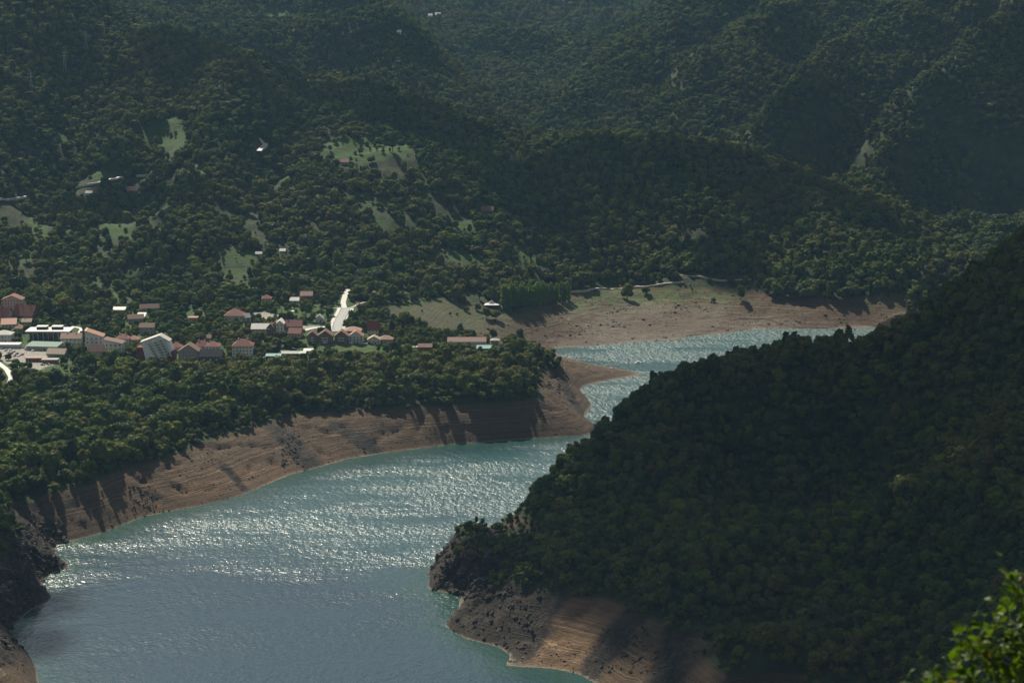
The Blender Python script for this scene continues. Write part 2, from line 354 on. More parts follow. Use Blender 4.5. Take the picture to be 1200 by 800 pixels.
gul = [((440,528),(395,500),9),((365,545),(325,505),13),((285,572),(262,545),5),((655,440),(700,500),7),((603,770),(645,694),13),((585,752),(620,700),11),((690,792),(742,720),13),((780,792),(800,740),12)]
for a, b, wd in gul:
    A = hit(*a)[:2]; B = hit(*b)[:2]
    rockm = rockm + 0.8 * np.exp(-(seg_dist(GX, GY, np.array([A, B]), False) / wd) ** 2)
rockm = np.clip(rockm, 0, 1)
ch = hit(668, 742)[:2]; lit_soilm = np.exp(-(((GX - ch[0]) / 38) ** 2 + ((GY - ch[1]) / 55) ** 2)) * 1.3; ch = hit(330, 560)[:2]  # sunlight on the right bank, painted in as a paler tan soil patch
lit_soilm = np.clip(lit_soilm + .55 * np.exp(-(seg_dist(GX, GY, np.array([hit(150, 600)[:2], hit(330, 560)[:2], hit(520, 515)[:2]]), False) / 22) ** 2), 0, 1)

def grid_mesh(name, X, Y, Z, attrs=None):
    ny, nx = X.shape; me = bpy.data.meshes.new(name)
    co = np.stack([X, Y, Z], -1).reshape(-1, 3).astype(np.float32)
    i = np.arange(ny * nx).reshape(ny, nx)
    q = np.stack([i[:-1, :-1], i[:-1, 1:], i[1:, 1:], i[1:, :-1]], -1).reshape(-1).astype(np.int32)
    me.vertices.add(len(co)); me.vertices.foreach_set("co", co.ravel())
    me.loops.add(len(q)); me.loops.foreach_set("vertex_index", q)
    nf = len(q) // 4; me.polygons.add(nf); me.polygons.foreach_set("loop_start", np.arange(0, nf * 4, 4, dtype=np.int32))
    me.polygons.foreach_set("use_smooth", np.ones(nf, bool))
    for nm, arr in (attrs or {}).items():
        a = me.attributes.new(nm, 'FLOAT', 'POINT'); a.data.foreach_set("value", arr.ravel().astype(np.float32))
    me.update(); me.validate()
    return me

# ground material --------------------------------------------------
gm, t, out = nodemat("ground")
geo = N(t, "ShaderNodeNewGeometry"); pos = geo.outputs["Position"]; nrm = geo.outputs["Normal"]
sx = N(t, "ShaderNodeSeparateXYZ"); t.links.new(pos, sx.inputs[0]); zc = sx.outputs[2]
sn = N(t, "ShaderNodeSeparateXYZ"); t.links.new(nrm, sn.inputs[0])
def attr(nm):
    n = N(t, "ShaderNodeAttribute"); n.attribute_name = nm; return n.outputs["Fac"]
n_big = noise_tex(t, pos, 0.012, 4); n_mid = noise_tex(t, pos, 0.07, 5, 0.65); n_fine = noise_tex(t, pos, 0.45, 5, 0.7)
# strata: thin level lines left by the falling water
wob = math_(t, 'MULTIPLY_ADD', noise_tex(t, pos, 0.02, 3), 2.6, zc)
band = N(t, "ShaderNodeTexNoise"); band.noise_dimensions = '1D'; band.inputs["Scale"].default_value = 0.9; band.inputs["Detail"].default_value = 4; band.inputs["Roughness"].default_value = 0.75
t.links.new(wob, band.inputs["W"])
band2 = N(t, "ShaderNodeTexNoise"); band2.noise_dimensions = '1D'; band2.inputs["Scale"].default_value = 0.22; band2.inputs["Detail"].default_value = 2
t.links.new(wob, band2.inputs["W"])
soil = ramp(t, [(0.30, (0.040, 0.022, 0.013)), (0.46, (0.100, 0.062, 0.034)), (0.56, (0.150, 0.097, 0.054)), (0.74, (0.26, 0.185, 0.115))], band.outputs[0]).outputs[0]
brk = ramp(t, [(0.42, 0.08), (0.66, 0.70)], noise_tex(t, mapping(t, pos, (1, 1, 3)), 0.035, 5, 0.7)).outputs[0]
soil = mix(t, soil, ramp(t, [(0.3, (0.050, 0.029, 0.018)), (0.5, (0.100, 0.067, 0.040)), (0.7, (0.18, 0.128, 0.082))], n_fine).outputs[0], brk)
soil = mix(t, soil, (0.075, 0.047, 0.031), ramp(t, [(0.42, 0.0), (0.68, 0.75)], n_mid).outputs[0])
soil = mix(t, soil, (0.068, 0.046, 0.033), ramp(t, [(0.4, 0.0), (0.62, 0.5)], band2.outputs[0]).outputs[0])
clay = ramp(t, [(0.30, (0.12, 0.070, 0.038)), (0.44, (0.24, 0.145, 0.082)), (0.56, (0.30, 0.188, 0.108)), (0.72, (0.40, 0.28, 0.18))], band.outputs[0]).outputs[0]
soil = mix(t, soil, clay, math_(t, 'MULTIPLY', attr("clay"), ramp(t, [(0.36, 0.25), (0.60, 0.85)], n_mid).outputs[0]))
# stony flats
flat = ramp(t, [(0.3, (0.075, 0.060, 0.046)), (0.5, (0.135, 0.108, 0.083)), (0.7, (0.24, 0.205, 0.17))], noise_tex(t, mapping(t, pos, (1, 2.6, 1)), 0.10, 6, 0.75)).outputs[0]
flat = mix(t, flat, (0.11, 0.080, 0.060), ramp(t, [(0.42, 0.0), (0.6, 0.7)], n_big).outputs[0])
flatness = math_(t, 'MULTIPLY', ramp(t, [(0.955, 0.0), (0.985, 1.0)], sn.outputs[2]).outputs[0], ramp(t, [(0.0, 0.0), (0.5, 1.0)], attr("openshore")).outputs[0])
bank = mix(t, soil, flat, flatness)
gr_flat = math_(t, 'MULTIPLY', math_(t, 'MULTIPLY', attr("openshore"), ramp(t, [(0.0, 0.0), (1.0, 1.0)], math_(t, 'MULTIPLY_ADD', zc, 0.05, -0.30, clamp=True)).outputs[0]),
                ramp(t, [(0.35, 0.15), (0.6, 0.95)], n_mid).outputs[0])
bank = mix(t, bank, (0.075, 0.088, 0.032), math_(t, 'MULTIPLY', gr_flat, 0.7))
bank = mix(t, bank, ramp(t, [(0.35, (0.065, 0.10, 0.028)), (0.65, (0.11, 0.135, 0.05))], n_fine).outputs[0], math_(t, 'MULTIPLY', attr("grassy"), ramp(t, [(0.38, 0.1), (0.55, 0.9)], n_mid).outputs[0]))
rockc = ramp(t, [(0.3, (0.014, 0.012, 0.010)), (0.52, (0.040, 0.031, 0.025)), (0.72, (0.12, 0.092, 0.07))], noise_tex(t, mapping(t, pos, (1.0, 1.0, 0.5), (0.3, 0.4, 0.6)), 0.22, 7, 0.78)).outputs[0]
bank = mix(t, bank, rockc, ramp(t, [(0.25, 0.0), (0.55, 1.0)], math_(t, 'MULTIPLY_ADD', math_(t, 'SUBTRACT', n_mid, 0.5), 1.0, attr("rock"))).outputs[0])
bank = mix(t, (0.34, 0.29, 0.23), bank, ramp(t, [(0.0, 0.25), (1.0, 1.0)], math_(t, 'MULTIPLY', zc, math_(t, 'MULTIPLY_ADD', n_fine, 5.0, -1.2), clamp=True)).outputs[0])
# vegetated ground
under = ramp(t, [(0.35, (0.018, 0.026, 0.010)), (0.5, (0.035, 0.050, 0.018)), (0.68, (0.075, 0.085, 0.030))], n_mid).outputs[0]
under = mix(t, under, (0.09, 0.065, 0.04), ramp(t, [(0.62, 0.0), (0.75, 0.4)], n_fine).outputs[0])
grass = ramp(t, [(0.32, (0.022, 0.056, 0.008)), (0.5, (0.038, 0.092, 0.012)), (0.7, (0.066, 0.118, 0.020))], n_fine).outputs[0]
grass = mix(t, grass, (0.07, 0.072, 0.030), ramp(t, [(0.5, 0.0), (0.68, 0.6)], n_mid).outputs[0])
land = mix(t, under, grass, attr("grass"))
land = mix(t, land, ramp(t, [(0.35, (0.06, 0.075, 0.03)), (0.5, (0.085, 0.082, 0.042)), (0.66, (0.125, 0.10, 0.065))], noise_tex(t, mapping(t, pos, (1, 2, 1)), 0.03, 6, 0.7)).outputs[0], math_(t, 'MULTIPLY', attr("openshore"), 0.8))
tb = math_(t, 'MULTIPLY_ADD', math_(t, 'SUBTRACT', n_mid, 0.5), 5.0, zc)
full = ramp(t, [(0.0, 0.0), (1.0, 1.0)], math_(t, 'MULTIPLY_ADD', tb, 0.35, -8.75, clamp=True)).outputs[0]
col = mix(t, bank, land, full)
col = mix(t, col, ramp(t, [(0.4, (0.065, 0.105, 0.026)), (0.6, (0.085, 0.13, 0.036))], n_fine).outputs[0], attr("pitch"))
col = mix(t, col, ramp(t, [(0.35, (0.26, 0.245, 0.22)), (0.65, (0.44, 0.42, 0.38))], n_fine).outputs[0], attr("paved"))
bs = N(t, "ShaderNodeBsdfPrincipled"); t.links.new(mix(t, col, (0.86, 0.86, 0.84), 1.0, "MULTIPLY"), bs.inputs["Base Color"]); bs.inputs["Roughness"].default_value = 0.9; bs.inputs["Specular IOR Level"].default_value = 0.2
bmp = N(t, "ShaderNodeBump"); bmp.inputs["Strength"].default_value = 1.0; bmp.inputs["Distance"].default_value = 2.0
hh = math_(t, 'ADD', math_(t, 'MULTIPLY', n_fine, 1.0), math_(t, 'MULTIPLY', band.outputs[0], 0.9))
hh = math_(t, 'ADD', hh, math_(t, 'MULTIPLY', noise_tex(t, pos, 1.6, 3), 0.25))
t.links.new(hh, bmp.inputs["Height"]); t.links.new(bmp.outputs[0], bs.inputs["Normal"]); t.links.new(bs.outputs[0], out.inputs[0])

me = grid_mesh("terrain", GX, GY, GZ, {"grass": grassm, "pitch": pitchm, "paved": pavem, "openshore": openm, "rock": rockm, "grassy": grassym, "clay": lit_soilm})
me.materials.append(gm)
tag(link(bpy.data.objects.new("terrain", me)), "valley sides, bare lake banks and town shelf", kind="structure")

# ------------------------------------------------------------------ water
wx = np.concatenate([np.arange(-760, 500, 8.0), np.arange(500, 1500, 25.0)]); wy = np.arange(640, 2300, 7.0)
WX, WY = np.meshgrid(wx, wy)
wd = seg_dist(WX, WY, SH); wd = np.where(inside(WX, WY, SH), wd, -wd)
# sheltered strip under the steep banks, wind-roughened open water
bankpts = np.array([atz(u, v, 0)[:2] for u, v in [(110,627),(192,600),(340,556),(462,529),(602,515),(655,512)]])
lee = np.exp(-(seg_dist(WX, WY, bankpts, False) / 26.0) ** 2)
lee2 = np.exp(-(seg_dist(WX, WY, np.array([atz(u, v, 0)[:2] for u, v in [(503,690),(540,705),(583,757),(597,775),(697,800)]]), False) / 22.0) ** 2)
wind = 0.15 + 0.85 * sstep(1120, 1420, WY + 0.10 * WX + fbm(WX, WY, 170, 3, 90) * 75)
wind = np.clip(wind * (1 - 0.85 * lee), 0, 1) * (1 + .7 * sstep(1700, 1950, WY))
wm, t, out = nodemat("lake_water")
geo = N(t, "ShaderNodeNewGeometry"); pos = geo.outputs["Position"]
att = attr("shallow"); wnd = attr("wind")
sy_ = math_(t, 'MULTIPLY_ADD', noise_tex(t, pos, 0.006, 3), 0.5, wnd)
deep = mix(t, (0.010, 0.032, 0.048), (0.020, 0.066, 0.070), ramp(t, [(0.5, 0.0), (1.0, 1.0)], math_(t, 'MULTIPLY', sy_, 0.75)).outputs[0])
colw = mix(t, deep, (0.013, 0.046, 0.038), att)
bs = N(t, "ShaderNodeBsdfPrincipled"); t.links.new(colw, bs.inputs["Base Color"]); bs.inputs["IOR"].default_value = 1.33
# gusts: long streaky patches
gust = ramp(t, [(0.40, 0.0), (0.58, 1.0)], noise_tex(t, mapping(t, pos, (0.45, 1.3, 1), (0, 0, R(-8))), 0.013, 5, 0.62)).outputs[0]
gust = math_(t, 'MULTIPLY', math_(t, 'MULTIPLY_ADD', gust, 0.75, 0.35), wnd)
t.links.new(math_(t, 'MULTIPLY_ADD', gust, 0.15, 0.18), bs.inputs["Roughness"])
w1 = noise_tex(t, mapping(t, pos, (0.40, 0.33, 1), (0, 0, R(5))), 1.0, 2.0, 0.62)
w2 = noise_tex(t, mapping(t, pos, (0.16, 0.10, 1), (0, 0, R(-12))), 1.0, 1.0, 0.5)
hw = math_(t, 'ADD', math_(t, 'MULTIPLY', w1, 1.0), math_(t, 'MULTIPLY', w2, 1.2))
bmp = N(t, "ShaderNodeBump"); bmp.inputs["Distance"].default_value = 2.2
t.links.new(math_(t, 'MULTIPLY_ADD', gust, 0.54, 0.14), bmp.inputs["Strength"])
t.links.new(hw, bmp.inputs["Height"]); t.links.new(bmp.outputs[0], bs.inputs["Normal"]); t.links.new(bs.outputs[0], out.inputs[0])
me = grid_mesh("lake_water", WX, WY, np.zeros_like(WX), {"shallow": np.clip(np.exp(-np.clip(wd, 0, 999) / 14.0) + lee * .7 + lee2 * .7, 0, 1), "wind": wind})
me.materials.append(wm)
tag(link(bpy.data.objects.new("lake_water", me)), "teal lake surface glittering in the sun", kind="structure")

# ------------------------------------------------------------------ foliage
def leafmat(name, stops, transl=0.45, patch=True):
    m, t, out = nodemat(name)
    oi = N(t, "ShaderNodeObjectInfo"); geo = N(t, "ShaderNodeNewGeometry")
    c = ramp(t, stops, oi.outputs["Random"]).outputs[0]
    if patch:
        p = noise_tex(t, geo.outputs["Position"], 0.0055, 6, 0.7)
        c = mix(t, c, (0.110, 0.105, 0.028), ramp(t, [(0.47, 0.0), (0.62, 0.7)], p).outputs[0])
        c = mix(t, c, (0.030, 0.066, 0.018), ramp(t, [(0.34, 0.75), (0.49, 0.0)], p).outputs[0])
    f = noise_tex(t, geo.outputs["Position"], 0.7, 2)
    c = mix(t, c, ramp(t, [(0.3, (0.72, 0.75, 0.7)), (0.7, (1.28, 1.25, 1.2))], f).outputs[0], 1.0, 'MULTIPLY')
    d = N(t, "ShaderNodeBsdfDiffuse"); tr = N(t, "ShaderNodeBsdfTranslucent"); t.links.new(c, d.inputs[0])
    t.links.new(mix(t, c, (1.15, 1.25, 0.75), 1.0, 'MULTIPLY'), tr.inputs[0])
    ms = N(t, "ShaderNodeMixShader"); ms.inputs[0].default_value = transl
    gl = N(t, "ShaderNodeBsdfGlossy"); gl.inputs["Roughness"].default_value = 0.5; gl.inputs[0].default_value = (1, 1, .9, 1); m2 = N(t, "ShaderNodeMixShader"); m2.inputs[0].default_value = 0.012
    t.links.new(d.outputs[0], m2.inputs[1]); t.links.new(gl.outputs[0], m2.inputs[2])
    t.links.new(m2.outputs[0], ms.inputs[1]); t.links.new(tr.outputs[0], ms.inputs[2]); t.links.new(ms.outputs[0], out.inputs[0])
    return m
M_LEAF = leafmat("broadleaf_foliage", [(0.0, (0.042, 0.066, 0.011)), (0.35, (0.066, 0.102, 0.016)), (0.68, (0.094, 0.134, 0.020)), (0.88, (0.124, 0.138, 0.022)), (0.975, (0.115, 0.105, 0.034)), (1.0, (0.12, 0.088, 0.034))], 0.28)
M_POP = leafmat("poplar_foliage", [(0.0, (0.14, 0.21, 0.055)), (1.0, (0.17, 0.24, 0.07))], 0.62, False)
M_OLD = leafmat("dark_foliage", [(0.0, (0.018, 0.034, 0.012)), (0.6, (0.034, 0.056, 0.018)), (1.0, (0.05, 0.07, 0.02))], 0.2)
M_PALE_LEAF = leafmat("pale_foliage", [(0.0, (0.075, 0.11, 0.035)), (0.6, (0.10, 0.135, 0.045)), (1.0, (0.135, 0.135, 0.04))], 0.4)
M_CON = leafmat("conifer_foliage", [(0.0, (0.012, 0.024, 0.014)), (1.0, (0.022, 0.036, 0.018))], 0.15, False)
M_YEL = leafmat("golden_foliage", [(0.0, (0.13, 0.13, 0.02)), (1.0, (0.11, 0.12, 0.025))], 0.5, False)
def barkmat():
    m, t, out = nodemat("bark"); geo = N(t, "ShaderNodeNewGeometry")
    c = ramp(t, [(0.3, (0.035, 0.026, 0.02)), (0.7, (0.11, 0.088, 0.07))], noise_tex(t, mapping(t, geo.outputs["Position"], (1, 1, 0.2)), 6.0, 4)).outputs[0]
    b = N(t, "ShaderNodeBsdfPrincipled"); t.links.new(c, b.inputs["Base Color"]); b.inputs["Roughness"].default_value = 0.9
    t.links.new(b.outputs[0], out.inputs[0]); return m
M_BARK = barkmat()

def from_arrays(name, V, Fc, mat, smooth=False):
    me = bpy.data.meshes.new(name); me.from_pydata([tuple(v) for v in V], [], Fc); me.materials.append(mat)
    if smooth: me.polygons.foreach_set("use_smooth", np.ones(len(me.polygons), bool))
    me.update(); return me
def ico(sub=1):
    bm = bmesh.new(); bmesh.ops.create_icosphere(bm, subdivisions=sub, radius=1.0)
    V = np.array([v.co[:] for v in bm.verts]); Fc = [tuple(v.index for v in f.verts) for f in bm.faces]; bm.free(); return V, Fc
def crown_mesh(name, seed, h, r, lumps, nleaf, size, kind='broad', mat=None):
    r_ = np.random.default_rng(seed); V = []; Fc = []
    L = []
    if kind == 'broad':
        L.append((np.array([0, 0, h * .58]), r * .74, h * .34))
        for i in range(lumps):
            a = i * 2.399 + r_.uniform(-.5, .5); zz = r_.uniform(.30, .95); k = math.sqrt(max(0.05, 1 - ((zz - .52) / .52) ** 2))
            rr = r * k * r_.uniform(.40, .72); s = r * r_.uniform(.28, .46)
            L.append((np.array([math.cos(a) * rr, math.sin(a) * rr, h * zz * .93]), s, s * r_.uniform(.7, .95)))
    elif kind == 'tall':
        for i in range(lumps):
            zz = .12 + .80 * i / (lumps - 1); a = r_.uniform(0, 6.28); k = math.sin(math.pi * min(1, .18 + zz * .8)) ** .6
            L.append((np.array([math.cos(a) * r * .22, math.sin(a) * r * .22, h * zz]), r * k * r_.uniform(.7, 1.0), h * .10))
    elif kind == 'cone':
        for i in range(lumps):
            zz = .10 + .86 * i / (lumps - 1); k = 1.02 - zz
            for q in range(4 if k > .3 else 1):
                a = q * 1.57 + i * .8; L.append((np.array([math.cos(a) * r * k * .45, math.sin(a) * r * k * .45, h * zz - r * k * .12]), r * k * .62 + .15, h * .035 + .1))
    I, If = ico(2 if kind == 'broad' else 1)
    for c, s, sz in L:
        o = len(V); ph = r_.uniform(0, 6.28, 6)
        nz = 1 + .13 * np.sin(I[:, 0] * 4.5 + ph[0]) * np.sin(I[:, 1] * 5 + ph[1]) + .10 * np.sin(I[:, 2] * 7 + ph[2] + I[:, 0] * 5) + (r_.random(len(I)) - .5) * .26
        P = I * nz[:, None] * np.array([s, s, sz]) * .92 + c
        V.extend(P); Fc.extend([tuple(o + k for k in f) for f in If])
    wt = np.array([s * s for _, s, _ in L]); wt /= wt.sum(); pick = r_.choice(len(L), nleaf, p=wt)
    for k in pick:
        c, s, sz = L[k]; d = r_.normal(size=3); d /= np.linalg.norm(d); d[2] = abs(d[2]) if r_.random() < .6 else d[2]; d /= np.linalg.norm(d)
        p = c + d * np.array([s, s, sz]) * r_.uniform(.88, 1.16); n = d + r_.normal(size=3) * .38; n /= np.linalg.norm(n)
        a = np.cross(n, [0.3, 0.2, 1]); a /= np.linalg.norm(a) + 1e-9; b = np.cross(n, a); th = r_.uniform(0, 6.28)
        a, b = a * math.cos(th) + b * math.sin(th), b * math.cos(th) - a * math.sin(th); q = size * r_.uniform(.5, 1.25)
        o = len(V); V.extend([p - a * q * .5, p + b * q * .38, p + a * q * .5, p - b * q * .42 + n * q * .12]); Fc.append((o, o + 1, o + 2, o + 3))
    return from_arrays(name, V, Fc, mat or M_LEAF)
def tube(V, Fc, pts, rad, n=6):
    pts = [np.array(p, float) for p in pts]; o = len(V)
    for i, p in enumerate(pts):
        d = pts[min(i + 1, len(pts) - 1)] - pts[max(i - 1, 0)]; d /= np.linalg.norm(d) + 1e-9
        a = np.cross(d, [0.31, 0.95, 0.05]); a /= np.linalg.norm(a); b = np.cross(d, a)
        for k in range(n):
            th = 2 * math.pi * k / n; V.append(p + (a * math.cos(th) + b * math.sin(th)) * rad[i])
    for i in range(len(pts) - 1):
        for k in range(n):
            Fc.append((o + i * n + k, o + i * n + (k + 1) % n, o + (i + 1) * n + (k + 1) % n, o + (i + 1) * n + k))
    Fc.append(tuple(o + k for k in range(n))[::-1]); Fc.append(tuple(o + (len(pts) - 1) * n + k for k in range(n)))
def trunk_mesh(name, seed, h, r):
    r_ = np.random.default_rng(seed); V = []; Fc = []; tr = h * .028 + .05
    tube(V, Fc, [(0, 0, -1.2), (0, 0, h * .12), (r_.uniform(-.1, .1) * r, 0, h * .4), (0, r_.uniform(-.1, .1) * r, h * .8)], [tr * 1.25, tr, tr * .75, tr * .2])
    for i in range(6):
        a = i * 1.25 + r_.uniform(0, .5); z0 = h * r_.uniform(.2, .5)
        tube(V, Fc, [(0, 0, z0), (math.cos(a) * r * .35, math.sin(a) * r * .35, z0 + h * .12), (math.cos(a) * r * .68, math.sin(a) * r * .68, z0 + h * .3)], [tr * .45, tr * .3, tr * .1], 4)
    return from_arrays(name, V, Fc, M_BARK)
PROTO = []
specs = [(9.0, 4.4, 12), (8.0, 4.6, 10), (10.0, 4.2, 13), (7.0, 3.9, 9), (9.5, 5.0, 15), (11.5, 4.0, 13), (6.5, 4.4, 10), (12.0, 3.2, 12), (8.5, 5.4, 17), (7.5, 3.4, 9)]
PM = [None, None, None, None, "M_OLD", None, "M_PALE_LEAF", "M_OLD", None, "M_PALE_LEAF"]
for i, (h, r, l) in enumerate(specs):
    PROTO.append((crown_mesh("crown", 100 + i, h, r, l, 620, 0.8, 'broad', globals()[PM[i]] if PM[i] else None), trunk_mesh("trunk", 200 + i, h, r), h, r))
POP = (crown_mesh("crown", 301, 17, 2.7, 9, 900, 0.8, 'tall', M_POP), trunk_mesh("trunk", 302, 17, 1.6), 17, 2.7)
CON = (crown_mesh("crown", 303, 14, 3.6, 11, 1000, 0.8, 'cone', M_CON), trunk_mesh("trunk", 304, 14, 1.2), 14, 3.6)
YEL = (crown_mesh("crown", 305, 7, 4.4, 9, 900, 0.8, 'broad', M_YEL), trunk_mesh("trunk", 306, 7, 3), 7, 4.4)
def plant(kind, name, x, y, s, rz, label, cat, group=None, sz=None, sink=0.3):
    z = float(hgt(x, y)[0]) - sink
    root = empty(name, (x, y, z), rz); tag(root, label, cat, group); root.scale = (s, s, sz or s)
    c = bpy.data.objects.new("crown", kind[0]); link(c, root); k = bpy.data.objects.new("trunk", kind[1]); link(k, root)
    return root
SIGHT = []
EXCL = []        # (x, y, radius, reach towards the camera) around buildings, filled by the town

# ------------------------------------------------------------------ unseen clouds, added and shaped for the shade they cast on hills and banks
cmat, t, out = nodemat("cloud"); d_ = N(t, "ShaderNodeBsdfDiffuse"); d_.inputs[0].default_value = (0.85, 0.86, 0.88, 1); t.links.new(d_.outputs[0], out.inputs[0])
def cloud(shade, base, seed):
    """shade: (x, y, ground z, radius) circles the cloud keeps the sun from"""
    r_ = np.random.default_rng(seed); V = []; Fc = []; I, If = ico(3); I1, If1 = ico(1)
    for x, y, z, r in shade:
        k = (base - z) / SDIR.z; cx, cy = x + SDIR.x * k, y + SDIR.y * k
        for q in range(5 + int(r * .45)):
            a = r_.uniform(0, 6.28); fr = q >= 5; rr = r * (0 if q == 0 else r_.uniform(.35, .6)); s = r * (.80 if q == 0 else r_.uniform(.35, .55)); J, Jf = I, If
            if fr: J, Jf = I1, If1; rr = r * r_.uniform(.78, 1.22); s = r_.uniform(5, 17)
            P = J * (1 + .10 * np.sin(J[:, :1] * 6 + q) * np.sin(J[:, 1:2] * 7 + x) + .08 * np.sin(J[:, 2:] * 9 + y)) * np.array([s, s, s * .34])
            P[:, 2] = np.where(P[:, 2] < 0, P[:, 2] * .3, P[:, 2]); o = len(V)
            V.extend(P + np.array([cx + math.cos(a) * rr, cy + math.sin(a) * rr, base + 30])); Fc.extend([tuple(o + j for j in f) for f in Jf])
    tag(link(bpy.data.objects.new("cloud", from_arrays("cloud", V, Fc, cmat, True))), "unseen cumulus added to shade the valley sides", kind="structure")
def on(u, v, r):
    p = hit(u, v); return (p[0], p[1], p[2], r)
cloud([(330,1430,110,190),(170,1350,60,120),(90,1380,70,80),(420,1180,130,200),(240,1150,60,110),(520,1500,150,170),(330,980,80,190),(200,1480,80,110),(560,1250,160,160),(200,1090,35,60),(250,1040,45,80),(120,1290,60,75),(60,1270,50,50),(170,1230,50,70),(90,1240,45,50),(40,1240,40,42),(130,1215,45,45)], 1500, 1)
cloud([on(450,140,70), on(520,170,85), on(600,210,80), on(380,120,60), on(680,190,70)], 1700, 3)
cloud([on(90,246,32), on(150,238,40), on(205,236,30)], 1650, 4)
cloud([on(1190,40,70), on(1200,110,50)], 1800, 5)
cloud([on(345,105,40), on(290,80,34), on(235,58,34), on(190,40,34), on(410,112,40)], 1750, 6)
cloud([on(800,690,45), on(730,668,36), on(850,740,48), on(670,640,34), on(905,780,48), on(620,625,26), on(560,632,24), on(590,655,24)], 1480, 9)
cloud([on(20,645,26), on(5,705,26)], 1480, 10)
cloud([on(780,180,45), on(850,190,45), on(930,215,45), on(700,185,50), on(990,240,40)], 1720, 8)
cloud([on(960,190,60), on(1020,250,55), on(900,240,50), on(840,290,40)], 1600, 7)

# ------------------------------------------------------------------ building kit
_m = {}
def pmat(name, col, rough=0.8, spec=0.3, scale=0.6, var=0.18, metal=0.0):
    if name in _m: return _m[name]
    m, t, out = nodemat(name); geo = N(t, "ShaderNodeNewGeometry")
    n = noise_tex(t, geo.outputs["Position"], scale, 4, 0.6)
    lo = tuple(c * (1 - var) for c in col); hi = tuple(min(1, c * (1 + var)) for c in col)
    b = N(t, "ShaderNodeBsdfPrincipled"); t.links.new(ramp(t, [(0.3, lo), (0.7, hi)], n).outputs[0], b.inputs["Base Color"])
    b.inputs["Roughness"].default_value = rough; b.inputs["Specular IOR Level"].default_value = spec; b.inputs["Metallic"].default_value = metal
    t.links.new(b.outputs[0], out.inputs[0]); _m[name] = m; return m
WALL = dict(white=(0.58,0.58,0.55), cream=(0.55,0.48,0.36), beige=(0.48,0.40,0.30), grey=(0.32,0.31,0.29), stone=(0.30,0.28,0.24), brown=(0.19,0.13,0.09), darkred=(0.16,0.05,0.035),
            dark=(0.035,0.035,0.038), pink=(0.50,0.32,0.25), ochre=(0.50,0.36,0.18), palegreen=(0.42,0.46,0.42), timber=(0.20,0.13,0.08))
ROOF = dict(red=(0.18,0.06,0.045), darkred=(0.15,0.045,0.035), orange=(0.27,0.125,0.075), pink=(0.27,0.165,0.13), brown=(0.17,0.11,0.085), grey=(0.26,0.26,0.25), white=(0.60,0.58,0.55),
            teal=(0.14,0.26,0.24), green=(0.10,0.17,0.14), black=(0.04,0.04,0.042), tan=(0.28,0.23,0.165), pale=(0.42,0.40,0.36))
def W_(k): return pmat("plaster_" + k, WALL[k], 0.9, 0.2)
def Rf(k): return pmat("roofing_" + k, ROOF[k], 0.75, 0.12 if k in ('black', 'brown') else 0.35, 1.2, 0.3)
M_GLASS = pmat("window_glass", (0.02, 0.025, 0.03), 0.12, 0.8, 0.5, 0.1)
M_FRAME = pmat("window_frame", (0.55, 0.53, 0.50), 0.6, 0.3)
M_DOOR = pmat("door_wood", (0.10, 0.06, 0.04), 0.6, 0.3)
M_CONC = pmat("concrete", (0.45, 0.43, 0.40), 0.85, 0.2)
M_METAL = pmat("grey_metal", (0.35, 0.36, 0.37), 0.4, 0.5, 2, .1, 0.6)
def box(V, Fc, x0, x1, y0, y1, z0, z1):
    o = len(V); V.extend([(x0,y0,z0),(x1,y0,z0),(x1,y1,z0),(x0,y1,z0),(x0,y0,z1),(x1,y0,z1),(x1,y1,z1),(x0,y1,z1)])
    Fc.extend([(o,o+3,o+2,o+1),(o+4,o+5,o+6,o+7),(o,o+1,o+5,o+4),(o+1,o+2,o+6,o+5),(o+2,o+3,o+7,o+6),(o+3,o,o+4,o+7)])
def prism(V, Fc, poly, axis_, a, b):
    """poly in the plane across axis_ ('x' or 'y'), extruded from a to b"""
    o = len(V); n = len(poly)
    for k in (a, b):
        for p, z in poly: V.append((k, p, z) if axis_ == 'x' else (p, k, z))
    Fc.append(tuple(o + i for i in range(n))); Fc.append(tuple(o + n + i for i in range(n))[::-1])
    for i in range(n): Fc.append((o + i, o + n + i, o + n + (i + 1) % n, o + (i + 1) % n))
def meshobj(name, V, Fc, mat, parent, fix=True):
    me = bpy.data.meshes.new(name); me.from_pydata([tuple(map(float, v)) for v in V], [], Fc); me.materials.append(mat)
    if fix:
        bm = bmesh.new(); bm.from_mesh(me); bmesh.ops.recalc_face_normals(bm, faces=bm.faces); bm.to_mesh(me); bm.free()
    return link(bpy.data.objects.new(name, me), parent)
_win = {}
def window_mesh(w, h, d=0.0):
    k = (round(w, 1), round(h, 1))
    if k in _win: return _win[k]
    V = []; Fc = []; f = 0.11
    box(V, Fc, -w/2, w/2, -.07, .03, -h/2, -h/2 + f); box(V, Fc, -w/2, w/2, -.07, .03, h/2 - f, h/2)
    box(V, Fc, -w/2, -w/2 + f, -.07, .03, -h/2 + f, h/2 - f); box(V, Fc, w/2 - f, w/2, -.07, .03, -h/2 + f, h/2 - f)
    nf = len(Fc); box(V, Fc, -w/2 + f, w/2 - f, -.035, .0, -h/2 + f, h/2 - f)
    me = bpy.data.meshes.new("window"); me.from_pydata(V, [], Fc); me.materials.append(M_FRAME); me.materials.append(M_GLASS)
    for i, p in enumerate(me.polygons): p.material_index = 1 if i >= nf else 0
    _win[k] = me; return me
